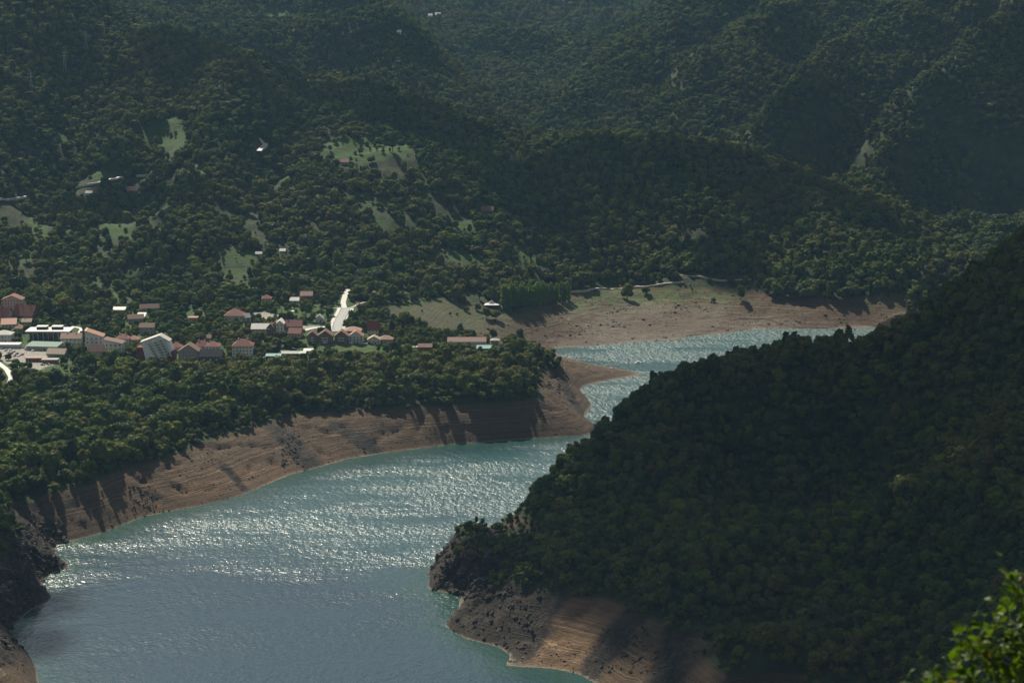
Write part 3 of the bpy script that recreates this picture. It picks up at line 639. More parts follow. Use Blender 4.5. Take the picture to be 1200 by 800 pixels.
def windows(root, w, d, h, cols, st, side_cols, z0=0.0, ww=1.3, wh=1.5, balc=None):
    fh = h / st; spots = []
    for s in range(st):
        zc_ = z0 + fh * (s + .52)
        for c in range(cols): spots.append(((c + .5) / cols * w - w / 2, -d / 2, zc_, 0))
        for c in range(side_cols):
            yy_ = (c + .5) / side_cols * d - d / 2
            spots.append((w / 2, yy_, zc_, math.pi / 2)); spots.append((-w / 2, yy_, zc_, -math.pi / 2))
    for x, y, z, rz in spots:
        o = bpy.data.objects.new("window", window_mesh(ww, wh)); link(o, root); o.location = (x, y, z); o.rotation_euler = (0, 0, rz)
    if balc:
        for c in balc:
            for s in range(1, st):
                V = []; Fc = []; bw = w / cols * .82; x = (c + .5) / cols * w - w / 2; z = z0 + fh * s
                box(V, Fc, x - bw/2, x + bw/2, -d/2 - 1.2, -d/2 - .04, z - .12, z); b_ = meshobj("balcony", V, Fc, M_CONC, root)
                V = []; Fc = []; box(V, Fc, x - bw/2, x + bw/2, -d/2 - 1.26, -d/2 - 1.18, z + .003, z + 1.0); meshobj("railing", V, Fc, M_FRAME, b_)
def roof_parts(root, kind, w, d, h, rh, mat, over=0.7, th=0.22, chim=0, wallmat=None):
    V = []; Fc = []
    if kind == 'flat':
        box(V, Fc, -w/2 - over, w/2 + over, -d/2 - over, d/2 + over, h + .003, h + max(rh, .3))
        r = meshobj("roof", V, Fc, mat, root)
    elif kind in ('gx', 'gy'):            # ridge along x / ridge along y (gable to the viewer)
        A, B = (d, w) if kind == 'gx' else (w, d); sl = rh / (A / 2); e = A / 2 + over
        for s in (-1, 1):
            poly = [(0, h + rh + .01), (s * e, h + rh - sl * e + .01), (s * e, h + rh - sl * e + th), (0, h + rh + th)]
            prism(V, Fc, poly, 'x' if kind == 'gx' else 'y', -B/2 - over, B/2 + over)
        r = meshobj("roof", V, Fc, mat, root)
    elif kind == 'shed':                  # falls towards the viewer
        prism(V, Fc, [(-d/2 - over, h), (d/2 + over, h + rh), (d/2 + over, h + rh + th), (-d/2 - over, h + th)], 'x', -w/2 - over, w/2 + over); r = meshobj("roof", V, Fc, mat, root)
    elif kind == 'shedx':                 # falls from left to right
        prism(V, Fc, [(-w/2 - over, h + rh), (w/2 + over, h), (w/2 + over, h + th), (-w/2 - over, h + rh + th)], 'y', -d/2 - over, d/2 + over); r = meshobj("roof", V, Fc, mat, root)
    elif kind == 'hip':
        X, Y_ = w/2 + over, d/2 + over; k = min(X, Y_) * .95
        rx = max(X - k, .3) if X >= Y_ else .3; ry = max(Y_ - k, .3) if Y_ > X else .3
        V = [(-X,-Y_,h),(X,-Y_,h),(X,Y_,h),(-X,Y_,h),(-X,-Y_,h+th),(X,-Y_,h+th),(X,Y_,h+th),(-X,Y_,h+th),(-rx,-ry,h+rh+th),(rx,-ry,h+rh+th),(rx,ry,h+rh+th),(-rx,ry,h+rh+th)]
        Fc = [(0,3,2,1),(0,1,5,4),(1,2,6,5),(2,3,7,6),(3,0,4,7),(4,5,9,8),(5,6,10,9),(6,7,11,10),(7,4,8,11),(8,9,10,11)]
        r = meshobj("roof", V, Fc, mat, root)
    for i in range(chim):
        V = []; Fc = []; x = (-.22 + .44 * i) * w; box(V, Fc, x - .4, x + .4, -.1, .7, h + rh * .4, h + rh + 1.2); meshobj("chimney", V, Fc, wallmat or M_CONC, r)
    return r
def house(name, u, v, wpx, hpx, rpx, dep, kind, wall, roof, st, cols, label, cat="house", yaw=0, side=2, chim=0, base=None, balc=None, over=.7, door=True, lift=0.0, ww=1.3):
    p = hit(u, v); k = p[1] / F; w_ = wpx * k; h = hpx * k; rh = rpx * k
    z = float(min(hgt([p[0] - w_/2, p[0] + w_/2, p[0], p[0]], [p[1], p[1], p[1], p[1] + dep]))) if base is None else base
    z = max(z, p[2] - .8)
    root = empty(name, (p[0], p[1] + dep / 2, z + lift), R(yaw)); tag(root, label, cat, "houses and halls of the lakeside town")
    V = []; Fc = []
    if kind == 'gx': prism(V, Fc, [(-dep/2, -2.5), (dep/2, -2.5), (dep/2, h), (0, h + rh), (-dep/2, h)], 'x', -w_/2, w_/2)
    elif kind == 'gy': prism(V, Fc, [(-w_/2, -2.5), (w_/2, -2.5), (w_/2, h), (0, h + rh), (-w_/2, h)], 'y', -dep/2, dep/2)
    elif kind == 'shedx': prism(V, Fc, [(-w_/2, -2.5), (w_/2, -2.5), (w_/2, h), (-w_/2, h + rh)], 'y', -dep/2, dep/2)
    elif kind == 'shed': prism(V, Fc, [(-dep/2, -2.5), (dep/2, -2.5), (dep/2, h + rh - .02), (-dep/2, h - .02)], 'x', -w_/2, w_/2)
    else: box(V, Fc, -w_/2, w_/2, -dep/2, dep/2, -2.5, h)
    meshobj("wall", V, Fc, W_(wall), root)
    roof_parts(root, kind, w_, dep, h, rh, Rf(roof), over, .22, chim, W_(wall))
    if cols: windows(root, w_, dep, h, cols, st, side, balc=balc, ww=ww)
    if door:
        V = []; Fc = []; box(V, Fc, w_*.08, w_*.08 + 1.1, -dep/2 - .08, -dep/2 + .02, 0, 2.2)
        if cols and h > 2.6: meshobj("door", V, Fc, M_DOOR, root)
    EXCL.append((p[0], p[1] + dep / 2, max(w_, dep) / 2 + 1, 4)); SIGHT.append((p[0], p[1], z + h * .22, w_ / 2 + 1))
    return root, w_, h, k

H_ = [
 # name, u, v(base), w, wall h, roof h (px), depth m, roof kind, wall, roof, storeys, cols, label, category, extra
 ("hotel", 14, 366, 24, 16, 5, 14, 'gy', 'beige', 'red', 5, 7, "tall beige hotel block with twin dark red gables at the left edge of town", "hotel", dict(side=4)),
 ("hotel_wing", 29, 373, 26, 4, 11, 16, 'gx', 'brown', 'red', 1, 6, "hotel wing under one long sloping red roof beside the tall beige block", "hotel", dict(chim=2, yaw=-18)),
 ("house", 3, 374, 16, 4, 9, 13, 'gx', 'beige', 'red', 1, 4, "steep red roofed house cut by the left edge of the photo", "house", dict(chim=1, yaw=-12)),
 ("house", 9, 384, 17, 4, 5, 11, 'shed', 'cream', 'orange', 1, 4, "low house with faded orange roof below the steep red roofs", "house", dict(yaw=10)),
 ("house", 22, 390, 11, 5, 4, 9, 'hip', 'stone', 'orange', 1, 3, "small stone house with peach hipped roof left of the flat roofed hall", "house", dict(chim=1)),
 ("house", 31, 382, 11, 5, 3, 9, 'gx', 'grey', 'pink', 1, 3, "little grey house with pinkish roof under the sloping hotel wing", "house", dict(chim=1)),
 ("office_building", 3, 402, 20, 10, 4, 14, 'hip', 'white', 'pale', 2, 5, "white two storey building with pale roof at the left edge beside the car park", "building", dict()),
 ("shed", 8, 408, 29, 3, 2, 9, 'flat', 'palegreen', 'white', 1, 0, "long white market canopy with teal front along the car park", "canopy", dict()),
 ("workshop", 50, 411, 38, 5, 2, 16, 'shed', 'grey', 'green', 1, 6, "long low workshop with grey green roof behind the parked cars", "workshop", dict(yaw=-8)),
 ("house", 66, 419, 22, 5, 5, 12, 'gx', 'stone', 'tan', 1, 5, "low stone coloured house with tan ridge roof right of the car park", "house", dict(yaw=-8)),
 ("house", 83, 405, 24, 9, 5, 12, 'gx', 'white', 'pink', 2, 5, "white two storey house with pale pink roof and chimney right of the flat roofed hall", "house", dict(chim=2)),
 ("apartment_building", 110, 412, 21, 18, 8, 15, 'shedx', 'white', 'orange', 4, 4, "white four storey apartment building with roof falling to the right", "apartments", dict(balc=(1, 2), yaw=4)),
 ("apartment_building", 133, 415, 21, 13, 5, 14, 'shedx', 'white', 'brown', 3, 4, "stepped lower white apartment wing with square windows in three rows", "apartments", dict(side=3, ww=1.7)),
 ("house", 111, 420, 19, 9, 6, 11, 'gx', 'beige', 'brown', 1, 3, "beige house with dark brown roof in front of the white apartments", "house", dict(yaw=8)),
 ("house", 143, 403, 16, 6, 5, 11, 'hip', 'white', 'red', 2, 4, "white house with deep red hipped roof behind the stepped apartments", "house", dict(chim=2)),
 ("house", 156, 402, 12, 4, 4, 10, 'hip', 'beige', 'orange', 1, 3, "small house with light orange hipped roof left of the leaning apartment block", "house", dict(chim=1)),
 ("house", 172, 392, 17, 9, 4, 11, 'gx', 'stone', 'brown', 2, 3, "old stone house with brown roof standing behind the leaning apartment block", "house", dict()),
 ("house", 158, 379, 18, 6, 4, 11, 'gx', 'stone', 'brown', 1, 3, "stone barn with dark brown roof below the white roofed shed", "house", dict(yaw=12)),
 ("shed", 165, 374, 9, 3, 3, 9, 'shed', 'white', 'white', 1, 0, "white roofed shed beside the dark brown barn roof", "shed", dict()),
 ("shed", 139, 366, 14, 3, 2, 8, 'shed', 'ochre', 'white', 1, 0, "bright white shed roof with yellow edge among trees at the back of town", "shed", dict()),
 ("house", 174, 364, 22, 3, 4, 10, 'gx', 'stone', 'brown', 1, 3, "long low brown roofed farmhouse on the slope at the back of town", "house", dict(yaw=14)),
 ("house", 206, 413, 13, 6, 5, 10, 'hip', 'beige', 'red', 2, 3, "beige house with red hipped roof just right of the leaning apartment block", "house", dict()),
 ("apartment_building", 221, 424, 24, 13, 8, 14, 'gy', 'stone', 'brown', 4, 6, "grey stone gabled apartment house with rows of small windows", "apartments", dict(side=3, ww=1.1)),
 ("house", 236, 412, 17, 6, 6, 11, 'hip', 'cream', 'red', 2, 4, "cream house with broad red hipped roof behind the grey gabled block", "house", dict(chim=2)),
 ("house", 249, 413, 16, 7, 5, 11, 'hip', 'white', 'red', 2, 4, "white house with red hipped roof and dormer above the black timber house", "house", dict(chim=1)),
 ("chalet", 247, 426, 26, 9, 7, 13, 'gx', 'dark', 'black', 2, 7, "black timber guesthouse with black roof at the wood's edge", "guesthouse", dict(balc=(1, 3, 5))),
 ("apartment_building", 284, 420, 24, 15, 7, 14, 'hip', 'white', 'red', 4, 6, "white four storey block with deep red hipped roof and corner tower near the terrace huts", "apartments", dict(chim=2, side=3, balc=(1,))),
 ("hall", 274, 377, 21, 7, 7, 16, 'hip', 'cream', 'darkred', 1, 5, "cream hall with wide dark red roof at the back of the town", "hall", dict(over=1.4)),
 ("house", 287, 377, 9, 5, 4, 10, 'gx', 'grey', 'grey', 1, 2, "small grey roofed annex right of the cream hall", "house", dict(yaw=20)),
 ("house", 305, 392, 21, 7, 5, 13, 'gx', 'ochre', 'white', 2, 5, "ochre house with bright white metal roof left of the brown gables", "house", dict()),
 ("house", 317, 392, 9, 8, 5, 12, 'gy', 'brown', 'brown', 3, 2, "narrow brown gabled house beside the ochre white roofed house", "house", dict()),
 ("house", 323, 390, 8, 9, 5, 12, 'gy', 'timber', 'pink', 3, 2, "narrow gabled house with pinkish roof between brown gable and tall white house", "house", dict()),
 ("house", 328, 391, 9, 12, 4, 14, 'gy', 'white', 'white', 3, 2, "tall white gabled house with white roof and blue base", "house", dict(side=4)),
 ("hall", 342, 389, 23, 7, 6, 13, 'gx', 'brown', 'darkred', 2, 6, "long brown hall with dark red roof behind the tall white gable", "hall", dict(chim=1)),
 ("house", 346, 396, 15, 6, 5, 11, 'gx', 'pink', 'red', 1, 4, "lower pinkish house in front of the long dark red roof", "house", dict(yaw=-10)),
 ("chalet", 366, 402, 12, 9, 5, 11, 'gy', 'timber', 'brown', 3, 3, "dark timber chalet at the left end of the chalet row by the grass pitch", "chalet", dict(balc=(1,))),
 ("chalet", 381, 402, 17, 9, 6, 12, 'gy', 'timber', 'brown', 3, 4, "brown gabled chalet with blue awning left of the road's foot", "chalet", dict(balc=(1, 2))),
 ("chalet", 400, 402, 16, 9, 6, 12, 'gy', 'brown', 'brown', 3, 4, "brown gabled chalet with balconies right of the road's foot", "chalet", dict(balc=(1, 2))),
 ("guesthouse", 417, 402, 17, 9, 6, 12, 'gy', 'white', 'orange', 3, 4, "white fronted guesthouse with gable and balconies beside the grass pitch", "guesthouse", dict(balc=(0, 1, 2, 3))),
 ("restaurant", 413, 392, 18, 5, 4, 12, 'hip', 'darkred', 'pink', 1, 5, "wide low restaurant with pale pink roof and red fascia at the road's foot", "restaurant", dict(over=1.4)),
 ("tower_house", 437, 393, 13, 8, 9, 11, 'gx', 'beige', 'darkred', 2, 3, "tall house with very steep dark red roof near the two dark conifers", "house", dict()),
 ("house", 438, 403, 15, 6, 4, 10, 'gy', 'cream', 'tan', 1, 3, "small cream gabled house with tan roof right of the white guesthouse", "house", dict()),
 ("house", 452, 401, 16, 4, 4, 10, 'hip', 'ochre', 'pink', 1, 3, "low house with pinkish hipped roof at the right end of the row", "house", dict()),
 ("house", 374, 378, 9, 5, 4, 9, 'gy', 'palegreen', 'grey', 1, 2, "small pale house on the meadow left of the steep road", "house", dict()),
 ("house", 312, 355, 11, 5, 4, 9, 'hip', 'beige', 'red', 2, 3, "lone house with red hipped roof among trees above the cream hall", "house", dict()),
 ("house", 345, 355, 10, 3, 3, 9, 'gx', 'white', 'white', 1, 3, "house with blinding white roof on the slope above the meadow", "house", dict()),
 ("house", 359, 352, 14, 6, 4, 10, 'gx', 'brown', 'pink', 2, 3, "brown house with pinkish roof right of the white roofed house on the slope", "house", dict()),
 ("house", 226, 378, 10, 5, 1, 8, 'flat', 'pink', 'orange', 1, 3, "small pink box shaped house alone among the trees", "house", dict()),
 ("barracks", 547, 405, 45, 6, 4, 11, 'gx', 'white', 'pink', 1, 14, "very long white building with straight pink roof above the headland wood", "barracks", dict(ww=1.0)),
 ("shed", 567, 410, 16, 2, 2, 8, 'shed', 'dark', 'teal', 1, 0, "low shed with pale teal roof in front of the long pink roofed building", "shed", dict()),
 ("house", 580, 404, 9, 6, 2, 8, 'hip', 'stone', 'grey', 2, 2, "small stone tower house right of the long pink roofed building", "house", dict()),
 ("tavern", 498, 413, 16, 7, 3, 10, 'gx', 'darkred', 'brown', 1, 4, "dark red tavern beside the pale parasols at the wood's edge", "tavern", dict()),
 ("shed", 320, 421, 17, 4, 1, 8, 'shed', 'dark', 'teal', 1, 3, "terrace hut with teal roof on the slope edge left of the grass pitch", "hut", dict()),
 ("shed", 338, 417, 22, 3, 1, 8, 'shed', 'dark', 'grey', 1, 4, "long grey roofed terrace hut on the slope edge", "hut", dict()),
 ("shed", 352, 417, 11, 3, 1, 7, 'shed', 'grey', 'pale', 1, 2, "terrace hut with pale roof between the grey and the white roofed huts", "hut", dict()),
 ("shed", 361, 414, 10, 3, 1, 7, 'shed', 'grey', 'white', 1, 2, "terrace hut with white sheet roof nearest the grass pitch", "hut", dict()),
 ("kiosk", 42, 424, 24, 4, 1, 7, 'flat', 'darkred', 'pink', 1, 5, "row kiosk with faded pink flat roof in the middle of the car park", "kiosk", dict()),
 ("kiosk", 58, 426, 18, 4, 1, 7, 'flat', 'brown', 'grey', 1, 4, "row kiosk with grey flat roof at the right of the car park", "kiosk", dict()),
 ("house", 104, 229, 7, 3, 2, 7, 'gx', 'white', 'white', 1, 2, "tiny white house just below the hillside road", "house", dict()),
 ("house", 155, 226, 12, 3, 4, 9, 'gx', 'stone', 'pink', 1, 2, "pinkish roofed farmhouse on the hillside under the road bend", "house", dict()),
 ("house", 571, 250, 14, 4, 4, 10, 'gx', 'brown', 'brown', 1, 3, "brown roofed farmhouse alone in the wooded slope above the far shore", "house", dict()),
 ("house", 404, 193, 9, 3, 3, 9, 'gx', 'stone', 'red', 1, 2, "small red roofed farmhouse at the edge of the upper meadow", "house", dict()),
 ("house", 303, 300, 7, 3, 2, 8, 'gx', 'grey', 'grey', 1, 2, "tiny grey cottage by the glade in the middle of the slope", "house", dict()),
 ("house", 331, 297, 6, 3, 2, 8, 'gx', 'white', 'pale', 1, 2, "tiny pale cottage right of the grey cottage on the slope", "house", dict()),
 ("house", 504, 21, 5, 3, 2, 9, 'gx', 'white', 'white', 1, 2, "tiny white house high on the far slope, left one of the pair", "house", dict()),
 ("house", 513, 20, 6, 3, 2, 9, 'gx', 'white', 'white', 1, 2, "tiny white house high on the far slope, right one of the pair", "house", dict()),
 ("house", 467, 39, 6, 2, 2, 9, 'gx', 'white', 'white', 1, 2, "tiny white house below the dark spur on the far slope", "house", dict()),
 ("house", 243, 399, 8, 3, 3, 8, 'gx', 'brown', 'brown', 1, 2, "small brown cottage half hidden among the garden trees in mid town", "house", dict()) ,
]
for (nm, u, v, w_, h, rh, dp, kd, wl, rf, st, cl, lb, ct, ex) in H_:
    house(nm, u, v, w_, h, rh, dp, kd, wl, rf, st, cl, lb, ct, **ex)

# leaning white apartment block: slanted slab of balconies between dark red flanks ----------
p = hit(182, 424); k = p[1] / F
root = empty("leaning_apartments", (p[0], p[1] + 7, p[2] - .5)); tag(root, "white apartment block with slanting facade and diagonal balcony bands between dark red flanks", "apartments", "houses and halls of the lakeside town")
def U_(px, vv): return ((px - 182) * k, (424 - vv) * k)
def poly_(pts): return [U_(*q) for q in pts]
V = []; Fc = []; prism(V, Fc, poly_([(166,399.5),(188,392),(199,399),(203,410),(190,417),(172,421),(170.5,421)]), 'y', -7, 5); meshobj("wall", V, Fc, pmat("skylit_render", (0.78,0.79,0.77)), root)  # paler than the other white walls, its colour holding the facade's sky light
V = []; Fc = []; prism(V, Fc, poly_([(164.5,399.6),(188,391.2),(200,398.4),(199.6,399.2),(188,392.1),(165,400.6)]), 'y', -7.6, 5.6); meshobj("roof", V, Fc, Rf('pale'), root)
for q in ([(159,424),(170,424),(170,408),(166.5,406),(160,406)], [(193,426),(205,426),(205,409),(203.2,410.2),(193,416)]):
    V = []; Fc = []; prism(V, Fc, poly_(q), 'y', -6.4, 6); meshobj("flank", V, Fc, W_('darkred'), root)
V = []; Fc = []; box(V, Fc, -12 * k, 11 * k, -5.5, 5, -3, 4 * k); meshobj("base", V, Fc, W_('dark'), root)
for b0, wdt in ((173.0, 3.2), (180.5, 4.6), (187.3, 3.0)):       # three diagonal bands of dark recesses with pale balcony slabs
    for s in range(6):
        f0, f1 = s / 6 + .03, (s + 1) / 6 - .03
        top, bot = 401.0 - (b0 - 173) * .30, 418.5 - (b0 - 173) * .16
        lean = 9.0
        def pt(f, dx): return U_(b0 + lean * f + dx, top + (bot - top) * f)
        V = []; Fc = []; prism(V, Fc, [pt(f0, 0), pt(f0, wdt), pt(f1, wdt), pt(f1, 0)], 'y', -7.10, -6.9); w1_ = meshobj("window", V, Fc, M_GLASS, root)
        V = []; Fc = []; a_ = pt(f1, 0); b_ = pt(f1, wdt); prism(V, Fc, [(a_[0], a_[1]), (b_[0], b_[1]), (b_[0], b_[1] + .9), (a_[0], a_[1] + .9)], 'y', -7.9, -7.75); meshobj("balcony", V, Fc, W_('white'), root)
for b0 in (177.6, 186.0, 192.0):
    top, bot = 399.5 - (b0 - 173) * .30, 420 - (b0 - 173) * .18
    V = []; Fc = []; prism(V, Fc, [U_(b0 - .4, top), U_(b0 + 1.1, top), U_(b0 + 10.2, bot), U_(b0 + 8.7, bot)], 'y', -8.3, -6.95); meshobj("fin", V, Fc, W_('white'), root)
EXCL.append((p[0], p[1] + 6, 20, 16))
# flat roofed hall with black glass front --------------------------
p = hit(57, 398); k = p[1] / F
root = empty("flat_roofed_hall", (p[0], p[1] + 9, p[2])); tag(root, "wide hall with white flat roof, two dark roof boxes and black glass front", "hall", "houses and halls of the lakeside town")
V = []; Fc = []; box(V, Fc, -23 * k, 23 * k, -8, 9, -2.5, 9.5 * k); meshobj("wall", V, Fc, W_('dark'), root)
V = []; Fc = []; box(V, Fc, -27 * k, 26 * k, -12, 11, 9.5 * k + .003, 9.5 * k + 1.0); rr_ = meshobj("roof", V, Fc, Rf('white'), root)
for x0 in (-16, 2):
    V = []; Fc = []; box(V, Fc, x0 * k, (x0 + 12) * k, -2, 6, 9.5 * k + 1.003, 9.5 * k + 3.4); q_ = meshobj("roof_box", V, Fc, W_('dark'), rr_)
    V = []; Fc = []; box(V, Fc, (x0 - .6) * k, (x0 + 12.6) * k, -2.5, 6.5, 9.5 * k + 3.403, 9.5 * k + 3.8); meshobj("roof_box_lid", V, Fc, Rf('white'), rr_)
for i in range(9):
    x = (-24 + 6 * i) * k; V = []; Fc = []; tube(V, Fc, [(x, -10.5, -1), (x, -10.5, 9.5 * k)], [.25, .25], 8); meshobj("column", V, Fc, M_FRAME, root)
windows(root, 44 * k, 16, 9.5 * k, 10, 2, 0, ww=2.4, wh=2.2)
EXCL.append((p[0], p[1] + 8, 24, 12))
# white pavilion tent ----------------------------------------------
p = hit(576, 361); k = p[1] / F
root = empty("pavilion_tent", (p[0], p[1] + 6, p[2])); tag(root, "white peaked pavilion tent in front of the poplar grove", "tent")
V = [(-9*k,-6,3.2),(9*k,-6,3.2),(9*k,6,3.2),(-9*k,6,3.2),(0,0,8.0),(-9*k,-6,2.9),(9*k,-6,2.9),(9*k,6,2.9),(-9*k,6,2.9)]
V = [(a, b, c) for a, b, c in V]; mid = [((V[i][0] + V[4][0]) * .42, (V[i][1] + V[4][1]) * .42, 4.2) for i in range(4)]; V += mid
Fc = [(0,1,10,9),(1,2,11,10),(2,3,12,11),(3,0,9,12),(9,10,4),(10,11,4),(11,12,4),(12,9,4),(0,5,6,1),(1,6,7,2),(2,7,8,3),(3,8,5,0),(5,8,7,6)]
meshobj("canopy", V, Fc, Rf('white'), root)
for sx_, sy_ in ((-1,-1),(1,-1),(1,1),(-1,1)):
    V = []; Fc = []; tube(V, Fc, [(sx_ * 8.7 * k, sy_ * 5.8, -1), (sx_ * 8.7 * k, sy_ * 5.8, 2.9)], [.1, .1], 6); meshobj("pole", V, Fc, M_METAL, root)
EXCL.append((p[0], p[1] + 6, 10, 14))
# parasols -----------------------------------------------------------
def parasol(u, v, s, mat, label):
    p = hit(u, v); root = empty("parasol", (p[0], p[1], p[2])); tag(root, label, "parasol", "parasols by the tavern")
    V = [(0, 0, 3.4 * s)]; Fc = []
    for i in range(8): a = i * math.pi / 4; V.append((math.cos(a) * 2.3 * s, math.sin(a) * 2.3 * s, 2.5 * s))
    for i in range(8): Fc.append((0, 1 + i, 1 + (i + 1) % 8))
    V.append((0, 0, 3.1 * s))
    for i in range(8): Fc.append((9, 1 + (i + 1) % 8, 1 + i))
    meshobj("canopy", V, Fc, mat, root, False); V = []; Fc = []; tube(V, Fc, [(0, 0, -.3), (0, 0, 3.3 * s)], [.05, .05], 6); meshobj("pole", V, Fc, M_METAL, root)
    EXCL.append((p[0], p[1], 3, 8))
parasol(474, 408, 1.0, Rf('tan'), "single tan parasol left of the pair at the wood's edge")
parasol(484, 411, 1.5, Rf('tan'), "large peach parasol beside the dark red tavern, left of the pair")
parasol(489, 410, 1.2, Rf('pale'), "pale parasol tucked against the dark red tavern")

# ------------------------------------------------------------------ roads
def strip(name, pts, width, mat, lift, kind="structure", label=None, side=0.0, y0=1000.0, world=None, step=3.0):
    P = np.array([hit(u, v, y0)[:2] for u, v in pts]) if world is None else world
    seg = np.r_[0, np.cumsum(np.hypot(*np.diff(P, axis=0).T))]; n = max(3, int(seg[-1] / step)); s = np.linspace(0, seg[-1], n)
    X = np.interp(s, seg, P[:, 0]); Y = np.interp(s, seg, P[:, 1])
    for _ in range(4): X[1:-1] = (X[:-2] + 2 * X[1:-1] + X[2:]) / 4; Y[1:-1] = (Y[:-2] + 2 * Y[1:-1] + Y[2:]) / 4
    tx = np.gradient(X); ty = np.gradient(Y); L = np.hypot(tx, ty) + 1e-6; nx, ny = -ty / L, tx / L
    K = max(3, int(width / 1.6) + 1); V = []; Fc = []; zz = []
    for j in range(K):
        off = side + (j / (K - 1) - .5) * width; zz.append(hgt(X + nx * off, Y + ny * off))
    zz = np.array(zz); zr = zz.max(0)
    for i in range(n):
        for j in range(K):
            off = side + (j / (K - 1) - .5) * width; V.append((X[i] + nx[i] * off, Y[i] + ny[i] * off, zr[i] + lift))
    for i in range(n - 1):
        for j in range(K - 1): a = i * K + j; Fc.append((a, a + K, a + K + 1, a + 1))
    # sides down into the ground
    for j in (0, K - 1):
        o = len(V)
        for i in range(n): a = V[i * K + j]; V.append((a[0], a[1], a[2] - 2.5))
        for i in range(n - 1): Fc.append((i * K + j, (i + 1) * K + j, o + i + 1, o + i))
    ob = meshobj(name, V, Fc, mat, None, False); tag(ob, label, kind=kind)
    C_ = np.stack([X, Y], 1); ROAD_CLEAR.append((C_[:: max(1, n // 12)], width / 2 + 3.5)); return C_
M_ASPH = pmat("worn_asphalt", (0.16, 0.155, 0.15), 0.55, 0.5, 0.8, .2)
M_PALE = pmat("pale_and_glare", (0.40, 0.385, 0.35), 0.6, 0.4, 0.8, .12)  # pale tone carries the sun glare of the hillside roads in its colour
main_ = strip("road", [(394,389),(396,381),(400,372),(404,365),(405,361)], 9.0, M_ASPH, .25, label="steep asphalt road climbing out of the town")
for sd_, nm_ in ((-6.6, "footpath"), (6.6, "footpath")):
    strip(nm_, None, 3.6, M_PALE, .38, world=main_, side=sd_, label="pale footpath along the steep road")
strip("road", [(403.5,361),(402,355),(404,348),(406,343),(408,339)], 5.5, M_PALE, .3, label="narrow pale lane running on uphill into the trees")
strip("road", [(380,362),(395,361),(404,362),(412,361),(422,356),(430,354)], 3.5, M_ASPH, .3, label="cross road above the town")
strip("road", [(355,388),(365,385),(376,384),(386,383)], 6.0, M_PALE, .3, label="pale street behind the chalets")
strip("road", [(344,364),(338,368),(332,371)], 3.0, M_PALE, .3, label="pale lane beside the meadow")
strip("road", [(86,400),(92,392),(97,385),(84,383)], 4.0, M_PALE, .3, label="pale lane behind the flat roofed hall")
strip("road", [(-4,424),(8,433),(14,443),(10,452)], 5.0, M_PALE, .3, label="pale ramp leaving the car park")
strip("hillside_road", [(-8,239),(6,236),(18,234),(30,232)], 5.0, M_PALE, 0.35, label="pale hillside road, left stretch")
strip("hillside_road", [(86,222),(98,219),(112,216),(124,212),(144,209)], 5.0, M_PALE, 0.35, label="pale hillside road, middle stretch")
strip("hillside_road", [(160,207),(167,206),(172,206)], 4.5, M_PALE, 0.35, label="pale hillside road, short stretch by the bend")
strip("hillside_road", [(304,164.5),(308,167),(312,171),(310,175),(303,180)], 7.0, M_PALE, 0.5, label="pale road bend high on the slope")
strip("shore_track", [(664,343),(690,341),(720,338),(745,336),(770,334),(800,331)], 3.5, pmat("track_earth", (0.40, 0.35, 0.28)), .3, label="earth track above the far shore")
strip("shore_track", [(795,322),(825,325),(850,330),(880,328)], 3.0, pmat("track_earth", (0.40, 0.35, 0.28)), .3, label="earth track cut into the slope above the far shore")
# dashes on the steep road
Vd = []; Fd = []
C_ = main_
for i in range(2, len(C_) - 2, 4):
    a, b = C_[i], C_[i + 1]; d_ = (b - a) / np.hypot(*(b - a)); n_ = np.array([-d_[1], d_[0]]) * .12
    za = float(max(hgt([a[0] + n_[0] * q for q in (-37, 0, 37)], [a[1] + n_[1] * q for q in (-37, 0, 37)]))) + .262; o = len(Vd)
    zb = float(max(hgt([b[0] + n_[0] * q for q in (-37, 0, 37)], [b[1] + n_[1] * q for q in (-37, 0, 37)]))) + .262
    Vd += [(*(a - n_), za), (*(a + n_), za), (*(b + n_), zb), (*(b - n_), zb)]; Fd.append((o, o + 1, o + 2, o + 3))
tag(meshobj("road_marking", Vd, Fd, pmat("road_paint", (0.75, 0.75, 0.72)), None, False), "white centre dashes on the steep road", kind="structure")
# guard rail with posts along the outer footpath
rail = empty("guard_rail", (0, 0, 0)); tag(rail, "pale guard rail on posts along the left side of the steep road", "guard rail")
tx = np.gradient(main_[:, 0]); ty = np.gradient(main_[:, 1]); L = np.hypot(tx, ty); ex_ = main_[:, 0] - ty / L * 8.6; ey_ = main_[:, 1] + tx / L * 8.6
V = []; Fc = []; zz = hgt(ex_, ey_); tube(V, Fc, [(ex_[i], ey_[i], max(zz[i], float(hgt(main_[i, 0], main_[i, 1])[0]) + .3) + 1.0) for i in range(len(ex_))], [.16] * len(ex_), 4); meshobj("rail", V, Fc, M_PALE, rail)
for i in range(0, len(ex_), 2):
    V = []; Fc = []; tube(V, Fc, [(ex_[i], ey_[i], zz[i] - .5), (ex_[i], ey_[i], zz[i] + 1.25)], [.09, .09], 4); meshobj("post", V, Fc, M_METAL, rail)

